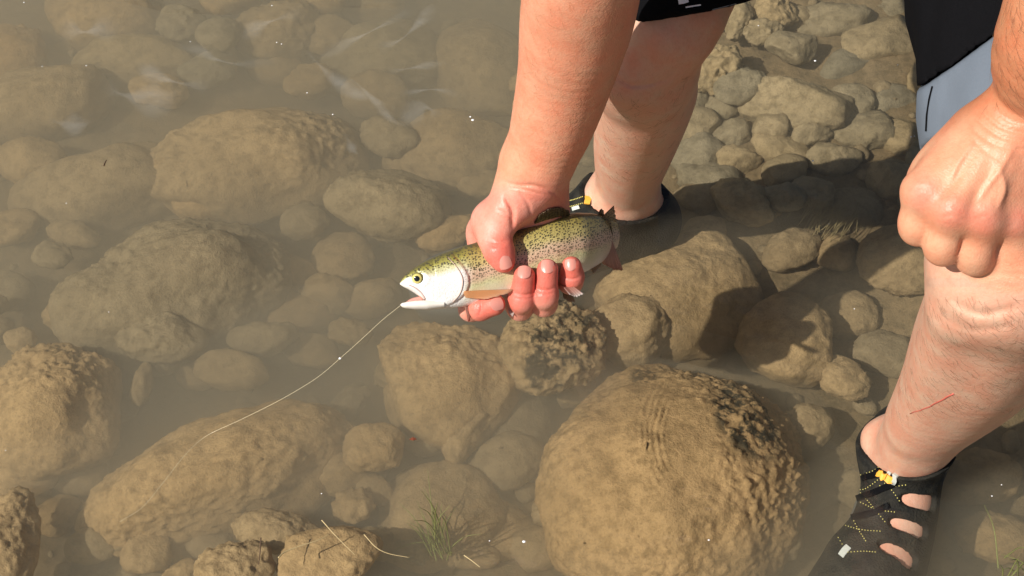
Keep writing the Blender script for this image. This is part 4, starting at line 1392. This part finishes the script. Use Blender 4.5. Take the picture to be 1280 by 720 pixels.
def fish_mat():
    t = NT('trout_skin')
    at = t.n('Attribute', None, attribute_name='coords').outputs['Vector']
    sep = t.n('SeparateXYZ', {0: at})
    s_, v, y = sep.outputs
    comb = t.n('CombineXYZ', {0: t.math('MULTIPLY', s_, 0.82), 1: y, 2: 0.0}).outputs[0]
    wob = t.noise(comb, 60, 3)
    v2 = t.math('ADD', v, t.math('MULTIPLY', t.math('SUBTRACT', wob, 0.5), 0.35))
    vn = t.math('ADD', t.math('MULTIPLY', v2, 0.5), 0.5)
    body = t.ramp(vn, [(0.04, (0.80, 0.78, 0.70)), (0.20, (0.62, 0.60, 0.40)), (0.34, (0.58, 0.55, 0.29)), (0.46, (0.60, 0.40, 0.27)), (0.56, (0.60, 0.43, 0.28)), (0.68, (0.50, 0.42, 0.16)), (0.86, (0.34, 0.275, 0.075)), (0.97, (0.10, 0.085, 0.02))])
    head = t.ramp(vn, [(0.10, (0.86, 0.83, 0.78)), (0.60, (0.86, 0.83, 0.80)), (0.70, (0.62, 0.60, 0.34)), (0.84, (0.34, 0.31, 0.07)), (0.97, (0.14, 0.12, 0.03))])
    hm = t.n('MapRange', {0: s_, 1: HEAD - 0.004, 2: HEAD + 0.010, 3: 1.0, 4: 0.0}, interpolation_type='SMOOTHSTEP').outputs[0]
    col = t.mix(hm, body, head)
    # paler silver shoulder behind the gill and pink-grey tail stalk
    tm = t.n('MapRange', {0: s_, 1: TAIL - 0.065, 2: TAIL - 0.012, 3: 0.0, 4: 0.75}, interpolation_type='SMOOTHSTEP').outputs[0]
    col = t.mix(t.math('MULTIPLY', tm, t.ramp(vn, [(0.60, (1, 1, 1)), (0.85, (0, 0, 0))])), col, (0.56, 0.45, 0.38, 1))
    # spots
    jit = t.n('VectorMath', {0: comb, 1: t.n('VectorMath', {0: t.n('TexNoise', {'Vector': comb, 'Scale': 120.0, 'Detail': 2.0}).outputs['Color'], 3: 0.0016}, operation='SCALE').outputs[0]}, operation='ADD').outputs[0]
    def spots(scale, size, lo):
        vor = t.n('TexVoronoi', {'Vector': jit, 'Scale': scale, 'Randomness': 0.85}, feature='F1', voronoi_dimensions='2D')
        rnd = t.n('SeparateColor', {0: vor.outputs['Color']}).outputs[0]
        sz = t.n('MapRange', {0: rnd, 1: 0.0, 2: 1.0, 3: size * 0.35, 4: size}).outputs[0]
        return t.n('MapRange', {0: t.math('SUBTRACT', vor.outputs['Distance'], sz), 1: -0.06, 2: 0.05, 3: 1.0, 4: 0.0}).outputs[0]
    sp = spots(500, 0.44, 0)
    up = t.n('MapRange', {0: v, 1: -0.62, 2: 0.20, 3: 0.0, 4: 1.0}, interpolation_type='SMOOTHSTEP').outputs[0]
    hup = t.n('MapRange', {0: v, 1: 0.35, 2: 0.6, 3: 0.12, 4: 1.0}, interpolation_type='SMOOTHSTEP').outputs[0]
    hmix = t.math('ADD', t.math('MULTIPLY', hm, hup), t.math('MULTIPLY', t.math('SUBTRACT', 1.0, hm), up))
    col = t.mix(t.math('MULTIPLY', sp, hmix, True), col, (0.085, 0.074, 0.036, 1))
    # silver speckle, scales
    sc_ = t.n('TexVoronoi', {'Vector': comb, 'Scale': 900.0}, feature='F1', voronoi_dimensions='2D').outputs['Distance']
    col = t.mix(t.math('MULTIPLY', sc_, 0.25), col, t.mix(1.0, col, (1.2, 1.2, 1.25, 1), 'MULTIPLY'))
    nz = t.noise(comb, 300, 3)
    b = t.bump(sc_, 0.35, 0.0006, t.bump(nz, 0.2, 0.001))
    return t.surf(col, 0.30, b, **{'Specular IOR Level': 0.6, 'Coat Weight': 0.35, 'Coat Roughness': 0.12, 'Metallic': 0.05})


M['trout'] = fish_mat()
body_o = child('body', to_world(V), F, M['trout'], fish, vecs=AT)
fish_bvh = BVHTree.FromPolygons(to_world(V).tolist(), F)
M['jaw'] = flat_mat('trout_jaw', (0.82, 0.76, 0.68), 0.35, 0.08, 300)
M['gum'] = flat_mat('trout_mouth', (0.62, 0.30, 0.24), 0.35, 0.15, 300)
M['lip'] = flat_mat('trout_lip', (0.52, 0.36, 0.34), 0.4, 0.2, 300)

# lower jaw: a shallow trough
JX = np.linspace(500.5, 556, 40)
jt = np.interp(JX, [500.5, 503, 510, 520, 530, 540, 556], [380.5, 377.5, 375.2, 373.2, 372.5, 373, 374])
jb = np.interp(JX, [500.5, 503, 508, 520, 535, 556], [381.5, 384.2, 385.6, 387, 387.4, 385])
jw = np.interp(JX, [500.5, 503, 508, 520, 535, 556], [0.0010, 0.0034, 0.0052, 0.0078, 0.0100, 0.0115])
jd = np.interp(JX, DEP[:, 0], DEP[:, 1])
V, F = [], []
NJ = 28
for i, x in enumerate(JX):
    for k in range(NJ):
        a = 2 * math.pi * k / NJ
        c0 = cf(x, (jt[i] + jb[i]) / 2, jd[i])
        h2 = (jb[i] - jt[i]) / 2 / FPX * jd[i]
        sy = math.sin(a)
        yv = h2 * sy
        if sy > 0: yv -= h2 * 1.1 * max(0, 1 - abs(math.cos(a)) * 1.3) * min(1, (x - 500) / 6)      # hollow on top
        V.append(c0 + np.array([0, yv, jw[i] * math.cos(a)]))
for i in range(len(JX) - 1):
    for k in range(NJ): F.append([i * NJ + k, i * NJ + (k + 1) % NJ, (i + 1) * NJ + (k + 1) % NJ, (i + 1) * NJ + k])
F.append(list(range(NJ))[::-1])
child('lower_jaw', to_world(V), F, M['jaw'], fish)
# mouth lining and tongue between the jaws
V, F = [], []
for i, x in enumerate(np.linspace(516, 540, 10)):
    yt = np.interp(x, BOTP[:, 0], BOTP[:, 1]) - 2.0; yb = 376.5
    yb = max(yb, yt + 1)
    d0 = np.interp(x, DEP[:, 0], DEP[:, 1]) + 0.001
    w = np.interp(x, [516, 540], [0.002, 0.008])
    lo_y = yt + (yb - yt) * (i / 9.0) ** 1.2
    for k in range(10):
        a = 2 * math.pi * k / 10
        V.append(cf(x, (yt + lo_y) / 2 - (lo_y - yt) / 2 * math.sin(a), d0) + np.array([0, 0, w * math.cos(a)]))
for i in range(9):
    for k in range(10): F.append([i * 10 + k, i * 10 + (k + 1) % 10, (i + 1) * 10 + (k + 1) % 10, (i + 1) * 10 + k])
child('mouth_lining', to_world(V), F, M['gum'], fish)
P = catmull(cfs([(508, 379, 1.372), (516, 375.5, 1.373), (528, 374, 1.374)]), 12)
child('tongue', *tube(to_world(P), np.linspace(0.0012, 0.0030, 12), 8), M['gum'], fish)
# upper jaw bone (maxilla)
pts = [hit(x, y, fish_bvh) for x, y in px_path([(507, 357.5), (514, 359.5), (521, 363.5), (527, 369), (530.5, 374)], 22)]
pts = [p[0] + p[1] * 0.0003 for p in pts if p[0] is not None]
mx = child('upper_jaw', *tube(pts, np.interp(np.arange(len(pts)), [0, len(pts) * 0.7, len(pts) - 1], [0.0007, 0.0017, 0.0009]), 8), M['jaw'], fish)
pts = [hit(x, y, fish_bvh) for x, y in px_path([(511, 356), (518, 359), (525, 364), (530, 370), (532, 374)], 22)]
pts = [p[0] - p[1] * 0.0001 for p in pts if p[0] is not None]
child('lip_line', *tube(pts, 0.0005, 6), M['lip'], mx)
# gill cover edge
pts = [hit(x, y, fish_bvh) for x, y in px_path([(560, 322), (570, 333), (577, 345), (578, 356), (574, 368), (566, 377)], 40)]
pts = [p[0] - p[1] * 0.0004 for p in pts if p[0] is not None]
child('gill_edge', *tube(pts, np.interp(np.arange(len(pts)), [0, 20, len(pts)], [0.0002, 0.0006, 0.0003]), 6), flat_mat('gill_edge', (0.58, 0.42, 0.34), 0.4, 0.2, 400), fish)


# eye
def disc_on(loc, nrm, r, bulge, mat, name, parent, lift=0.0, seg=28):
    x = nrm.orthogonal().normalized(); y = nrm.cross(x)
    V, F = [], []
    rings = 6
    for j in range(rings + 1):
        rr = r * j / rings
        for k in range(seg):
            a = 2 * math.pi * k / seg
            V.append((loc + x * rr * math.cos(a) + y * rr * math.sin(a) + nrm * (lift + bulge * (1 - (j / rings) ** 2)))[:])
    for j in range(rings):
        for k in range(seg): F.append([j * seg + k, (j + 1) * seg + k, (j + 1) * seg + (k + 1) % seg, j * seg + (k + 1) % seg])
    return child(name, V, F, mat, parent)


loc, nrm = hit(521.5, 348, fish_bvh)
back = Vector(CAM_M[:, 2])
nrm = (nrm * 0.3 + back * 0.7).normalized()
ring_ = disc_on(loc, nrm, 0.0053, 0.0020, flat_mat('eye_socket', (0.20, 0.18, 0.06), 0.35), 'eye_socket', fish, 0.0004)
eye = disc_on(loc, nrm, 0.0041, 0.0014, flat_mat('eye_iris', (0.68, 0.58, 0.18), 0.12, 0.25, 700, **{'Coat Weight': 1.0}), 'eye', fish, 0.0018)
disc_on(loc, nrm, 0.0024, 0.0004, flat_mat('eye_pupil', (0.005, 0.005, 0.006), 0.05, 0.1, 100, **{'Coat Weight': 1.0}), 'pupil', eye, 0.0030)


def fin_mat(name, base, tip, spot=None):
    t = NT(name)
    at = t.n('Attribute', None, attribute_name='coords').outputs['Vector']
    u, v, w = t.n('SeparateXYZ', {0: at}).outputs
    rays = t.math('SINE', t.math('MULTIPLY', u, 75.0))
    r01 = t.math('ADD', t.math('MULTIPLY', rays, 0.5), 0.5)
    c = t.mix(t.math('POWER', v, 4.0), (*base, 1), (*tip, 1))
    c = t.mix(t.math('MULTIPLY', r01, 0.4), c, t.mix(1.0, c, (0.6, 0.5, 0.45, 1), 'MULTIPLY'))
    if spot:
        vo = t.n('TexVoronoi', {'Vector': at, 'Scale': 9.0}, voronoi_dimensions='2D').outputs['Distance']
        c = t.mix(t.n('MapRange', {0: vo, 1: 0.25, 2: 0.36, 3: 0.9, 4: 0.0}).outputs[0], c, (*spot, 1))
    p = t.n('BsdfPrincipled', {'Base Color': c, 'Roughness': 0.3, 'Normal': t.bump(rays, 0.5, 0.0006)})
    tl = t.n('BsdfTranslucent', {'Color': c})
    m1 = t.n('MixShader', {0: 0.45, 1: p.outputs[0], 2: tl.outputs[0]})
    tr = t.n('BsdfTransparent')
    m2 = t.n('MixShader', {0: t.math('MULTIPLY', t.math('SUBTRACT', 1.0, r01), 0.30), 1: m1.outputs[0], 2: tr.outputs[0]})
    t.link(m2.outputs[0], t.out.inputs[0])
    return t.m


def fin(name, root, tip, mat, thick=0.0007, curl=0.0, nu=24, nv=10, jag=0.02):
    """root and tip: sight-line rows (px, py, d) from front to rear"""
    R_, T_ = catmull(cfs(root), nu), catmull(cfs(tip), nu)
    nrm = np.cross(R_[-1] - R_[0], T_[nu // 2] - R_[nu // 2]); nrm /= np.linalg.norm(nrm) + 1e-12
    V, A, F = [], [], []
    fr = np.random.RandomState(len(name) + int(root[0][0]))
    jit = 1 + jag * fr.normal(size=nu)
    for sgn in (1, -1):
        for i in range(nu):
            for j in range(nv):
                v = j / (nv - 1)
                p = R_[i] + (T_[i] - R_[i]) * v * jit[i] + nrm * (curl * v * v + sgn * thick * (1 - 0.85 * v) + 0.0004 * math.sin(i * 1.6) * v)
                V.append(p); A.append((i / (nu - 1), v, 0))
    o = nu * nv
    for s_ in (0, 1):
        for i in range(nu - 1):
            for j in range(nv - 1):
                q = [s_ * o + i * nv + j, s_ * o + (i + 1) * nv + j, s_ * o + (i + 1) * nv + j + 1, s_ * o + i * nv + j + 1]
                F.append(q if s_ == 0 else q[::-1])
    rim = [i * nv for i in range(nu)] + [(nu - 1) * nv + j for j in range(1, nv)] + [i * nv + nv - 1 for i in range(nu - 2, -1, -1)] + [j for j in range(nv - 2, 0, -1)]
    for a, b in zip(rim, rim[1:] + rim[:1]): F.append([b, a, a + o, b + o])
    return child(name, to_world(V), F, mat, fish, vecs=A)


FM_or = fin_mat('fin_orange', (0.92, 0.52, 0.24), (0.92, 0.66, 0.45))
FM_red = fin_mat('fin_red', (0.62, 0.34, 0.26), (0.55, 0.12, 0.06))
FM_pk = fin_mat('fin_pink', (0.72, 0.42, 0.34), (0.92, 0.86, 0.82))
FM_br = fin_mat('fin_brown', (0.45, 0.33, 0.18), (0.55, 0.42, 0.30))
FM_dk = fin_mat('fin_dark', (0.16, 0.12, 0.05), (0.30, 0.22, 0.14), (0.02, 0.018, 0.01))
FM_tail = fin_mat('fin_tail', (0.34, 0.28, 0.16), (0.42, 0.32, 0.22), (0.04, 0.035, 0.02))
FM_tl = fin_mat('fin_tail_lower', (0.62, 0.40, 0.32), (0.50, 0.24, 0.18))
def over(x, y, d, gap=0.003):
    loc_, _n = hit(x, y)
    return (x, y, min(d, -from_world(loc_)[2] - gap) if loc_ is not None and -from_world(loc_)[2] > 1.36 else d)


fin('dorsal_fin', [over(668, 279, 1.391), over(682, 274.5, 1.393), over(698, 270.5, 1.397), over(712, 268, 1.404)], [over(674, 269, 1.387), over(685, 262, 1.386), over(698, 259, 1.387), over(711, 263, 1.394)], FM_dk, 0.0009)
fin('adipose_fin', [(747, 271, 1.432), (751, 271, 1.437), (754, 272, 1.441)], [(750, 262, 1.436), (752, 261, 1.440), (754, 263, 1.444)], FM_dk, 0.0011, nu=10)
fin('tail_fin', [(752, 272, 1.432), (757, 276, 1.436), (762, 284, 1.440), (764, 295, 1.443), (764, 303, 1.444)],
    [(767, 257, 1.462), (769, 268, 1.466), (770, 280, 1.468), (771, 294, 1.468), (772, 304, 1.468)], FM_tail, 0.0012, nu=30)
fin('tail_fin', [(764, 300, 1.443), (760, 310, 1.440), (750, 322, 1.430)], [(779, 338, 1.455), (769, 337, 1.452), (754, 330, 1.440)], FM_tl, 0.0010, nu=20)
fin('pectoral_fin', [(580, 364, 1.3655), (580, 368, 1.366), (582, 372, 1.367)], [(643, 361, 1.371), (634, 366.5, 1.3685), (606, 374, 1.3675)], FM_or, 0.0007, 0.001)
fin('pectoral_fin', [(581, 383, 1.378), (585, 383, 1.380), (589, 382, 1.382)], [(586, 402, 1.380), (588, 401, 1.380), (589, 395, 1.382)], FM_red, 0.0006, 0.001, nu=12)
fin('pelvic_fin', [(699, 353, 1.394), (703, 353, 1.394), (707, 352, 1.395)], [(711, 366, 1.366), (720, 369.5, 1.364), (729, 366, 1.366)], FM_pk, 0.0007, 0.001)
fin('pelvic_fin', [(702, 355, 1.412), (706, 354, 1.412), (710, 353, 1.412)], [(704, 372, 1.406), (712, 377, 1.406), (719, 377, 1.406)], FM_br, 0.0007, 0.001)
fin('anal_fin', [(738, 336, 1.424), (744, 333, 1.428), (750, 329, 1.433)], [(742, 342, 1.424), (748, 336, 1.428), (752, 331, 1.433)], FM_br, 0.0006, nu=12)
fin('belly_flap', [(634, 371, 1.388), (638, 370, 1.388), (643, 369, 1.388)], [(636, 391, 1.384), (641, 395, 1.383), (644, 388, 1.384)], FM_pk, 0.0006, nu=12)

# ------------------------------------------------------------------ line, hook
end, tt = wz(150, 652, 0.001)
path = [(500.5, 382), (478, 400), (452, 424), (425, 448), (395, 473), (350, 500), (300, 525), (258, 545), (232, 568), (205, 602), (178, 634), (150, 652)]
L0 = np.cumsum([0] + [math.hypot(a[0] - b[0], a[1] - b[1]) for a, b in zip(path, path[1:])]); L0 /= L0[-1]
pts = []
for (x, y), s_ in zip(path, L0):
    w_, tw = wz(x, y, 0.0012)
    d = 1.372 + (tw - 1.372) * min(1.0, s_ / 0.62) ** 1.2
    pts.append(wp(x, y, min(d, tw)))
pts = catmull(pts, 90)
ln = mesh_obj('fishing_line', *tube(pts, 0.00015, 6), M['line'])
settle(ln); tag(ln, 'thin pale fishing line trailing from the trout mouth', 'fishing line')
kn = child('knot', ico(2)[0] * np.array([0.0013, 0.0011, 0.001]) + wp(425, 448, -from_world(pts[np.argmin(np.abs(np.linspace(0, 11, 90) - 3))])[2] - 0.0005), ico(2)[1], M['foam'], ln)
hk = []
for a in np.linspace(0, 1, 20):
    x = 503 + 12 * a; y = 382 - 6 * math.sin(a * 3.0) * (0.4 + 0.6 * a)
    hk.append(wp(x, y, 1.371))
hook = mesh_obj('fish_hook', *tube(hk, 0.00045, 6), M['steel'])
settle(hook); tag(hook, 'small steel hook in the lower jaw of the trout', 'hook')

# ------------------------------------------------------------------ floating film, flecks, plants, litter
def film_mat():
    t = NT('surface_film')
    a = t.n('Attribute', None, attribute_name='cover').outputs['Fac']
    pos = t.n('NewGeometry').outputs['Position']
    st = t.n('Mapping', {'Vector': pos, 'Scale': (1.0, 2.2, 1.0), 'Rotation': (0, 0, 0.5)}).outputs[0]
    nz = t.ramp(t.noise(st, 22, 5, 0.6), [(0.2, (0, 0, 0)), (0.8, (1, 1, 1))])
    al = t.math('MULTIPLY', t.math('MULTIPLY', a, a), nz)
    d = t.n('BsdfDiffuse', {'Color': (0.72, 0.72, 0.68, 1)})
    tr = t.n('BsdfTransparent')
    m = t.n('MixShader', {0: t.math('MULTIPLY', al, 0.17), 1: tr.outputs[0], 2: d.outputs[0]})
    t.link(m.outputs[0], t.out.inputs[0])
    return t.m


M['film'] = film_mat()
FILMS = [
    ([(382, 62), (398, 80), (420, 100), (445, 116), (470, 124), (500, 140)], 16), ([(396, 74), (430, 56), (470, 36), (520, 10)], 12),
    ([(470, 60), (500, 50), (530, 22), (545, 5)], 14), ([(410, 90), (440, 100), (470, 128), (490, 150), (515, 160)], 9),
    ([(498, 158), (512, 146), (528, 134), (540, 138), (546, 148)], 24), ([(170, 78), (190, 92), (225, 104), (265, 108)], 18),
    ([(215, 58), (245, 62), (270, 74), (300, 80), (350, 76)], 12), ([(130, 110), (160, 120), (200, 125), (225, 112)], 34),
    ([(485, 90), (520, 84), (560, 78)], 8), ([(500, 118), (540, 112), (575, 118)], 7), ([(60, 150), (90, 156), (120, 150)], 22),
    ([(75, 35), (110, 40), (150, 30)], 26), ([(300, 50), (330, 30), (380, 14)], 18), ([(430, 165), (440, 185), (450, 195)], 10),
]
fp = []; cov = []
for path, wdt in FILMS:
    P = catmull(np.array([[*p, 0] for p in path], float), 40)[:, :2]
    T = np.gradient(P, axis=0); T /= np.linalg.norm(T, axis=1)[:, None]
    Nn = np.stack([-T[:, 1], T[:, 0]], 1)
    V, F = [], []
    K = 9
    for i in range(40):
        env = math.sin(math.pi * (i + 0.5) / 40) ** 0.7
        for k in range(K):
            u = k / (K - 1) * 2 - 1
            q = P[i] + Nn[i] * u * wdt * 0.85 * (0.55 + 0.45 * math.sin(i * 0.22 + wdt))
            V.append(wz(q[0], q[1], 0.0026)[0]); cov.append(env * (1 - u * u))
    for i in range(39):
        for k in range(K - 1): F.append([i * K + k, i * K + k + 1, (i + 1) * K + k + 1, (i + 1) * K + k])
    fp.append((np.array(V), F))
fm = mesh_obj('surface_film', *merge(fp), M['film'], floats={'cover': cov})
tag(fm, 'whitish film swirling on the water surface', 'film', kind='stuff')

fl = []
for x, y, s_ in ((591, 150, 1.9), (588, 146, 1.2), (30, 3, 1.0), (53, 83, 0.8), (108, 82, 0.9), (238, 52, 0.8), (340, 7, 1.0), (346, 53, 0.9), (352, 55, 0.9), (384, 116, 0.9), (416, 143, 1.0), (1019, 76, 1.5),
                 (1122, 81, 0.8), (1016, 201, 1.2), (1139, 171, 0.9), (1143, 170, 0.7), (655, 677, 1.7), (83, 254, 0.7), (136, 390, 0.6), (402, 617, 0.7), (1036, 280, 0.6), (1068, 386, 0.7), (1240, 620, 0.8), (1252, 606, 0.7),
                 (886, 675, 1.0), (948, 32, 0.9), (612, 676, 0.7), (7, 563, 0.6), (1181, 545, 0.7)):
    c = wz(x, y, 0.003)[0]
    fl.append((ico(2)[0] * np.array([s_, s_ * 0.8, s_ * 0.5]) * 0.0010 + c, ico(2)[1].tolist()))
fo = mesh_obj('foam_flecks', *merge(fl), M['foam'])
tag(fo, 'tiny white flecks of foam drifting on the water', 'foam', kind='stuff')


def blades(base_px, zb, tips, mat, name, label, cat, n, spread, hgt, lean=(0, 0), wid=0.0011):
    gr = random.Random(int(base_px[0]))
    c0 = wz(*base_px, zb)[0]
    out = []
    for i in range(n):
        b = c0 + np.array([gr.gauss(0, spread), gr.gauss(0, spread), 0])
        if i < len(tips):
            e = wz(tips[i][0], tips[i][1], tips[i][2])[0]
        else:
            e = b + np.array([lean[0] + gr.gauss(0, hgt * 0.42), lean[1] + gr.gauss(0, hgt * 0.42), hgt * gr.uniform(0.35, 1.0)])
        m = (b + e) / 2 + np.array([0, 0, 0.2 * np.linalg.norm(e - b)])
        P = catmull([b, m, e], 9)
        out.append(tube(P, np.linspace(wid, wid * 0.15, 9), 4, False))
    o = mesh_obj(name, *merge(out), mat)
    settle(o); tag(o, label, cat)
    return o


blades((548, 690), -0.10, [(527, 614, 0.012), (547, 628, 0.014), (524, 634, 0.006), (517, 650, 0.003), (552, 645, 0.006), (540, 640, 0.002)], M['grass'], 'grass_tuft', 'green grass tuft poking through the water by the hazy boulder', 'grass', 26, 0.006, 0.055, (-0.004, 0.014), 0.0009)
blades((1268, 726), -0.06, [(1262, 700, 0.004), (1274, 696, 0.005), (1250, 706, 0.0)], M['grass'], 'grass_tuft', 'few short grass blades beside the laced shoe', 'grass', 14, 0.012, 0.05)
blades((1030, 285), -0.10, [], M['algae'], 'algae_tuft', 'brown stringy algae tuft in the shade between the legs', 'algae', 60, 0.016, 0.024, (0.02, 0.02), 0.0006)


def litter(name, path, z0, z1, r, mat, label, cat):
    P = [wz(x, y, z0 + (z1 - z0) * i / (len(path) - 1))[0] for i, (x, y) in enumerate(path)]
    P = catmull(P, 24)
    o = mesh_obj(name, *tube(P, np.linspace(r, r * 0.5, 24), 6), mat)
    settle(o); tag(o, label, cat)


litter('straw', [(348, 697), (356, 690), (374, 683), (398, 675), (412, 668)], 0.002, -0.010, 0.0007, M['straw'], 'bent pale straw floating over the oblong stone', 'straw')
litter('straw', [(402, 650), (420, 670), (444, 694)], 0.002, -0.012, 0.0006, M['straw'], 'straight straw slanting over the rounded stone', 'straw')
litter('straw', [(455, 668), (470, 684), (486, 692), (512, 697)], -0.02, -0.03, 0.0006, M['straw'], 'thin sunken straw beside the grass tuft', 'straw')
litter('straw', [(580, 694), (590, 701), (600, 709)], 0.001, 0.001, 0.0006, M['straw'], 'short straw floating past the grass tuft', 'straw')
litter('twig', [(326, 672), (325, 690), (323, 706)], 0.012, 0.0, 0.0007, M['dark_twig'], 'thin dark stem standing by the bright rounded stone', 'twig')
litter('twig', [(130, 207), (131, 204), (133, 200)], 0.002, 0.002, 0.0010, M['dark_twig'], 'speck of dark twig floating over the sunken shoulder boulder', 'twig')
lf = wz(516, 549, 0.002)[0]
V = [lf + np.array(q) for q in ((-0.0035, 0, 0), (0, 0.0022, 0.0006), (0.0038, 0.0004, 0), (0.0005, -0.002, 0.0008), (-0.0035, 0, -0.0005), (0, 0.0022, 0.0001), (0.0038, 0.0004, -0.0005), (0.0005, -0.002, 0.0003))]
o = mesh_obj('leaf', V, [[3, 2, 1, 0], [4, 5, 6, 7], [0, 1, 5, 4], [1, 2, 6, 5], [2, 3, 7, 6], [3, 0, 4, 7]], M['red_leaf'], smooth=False)
settle(o); tag(o, 'tiny red leaf floating by the slanting stone slab', 'leaf')
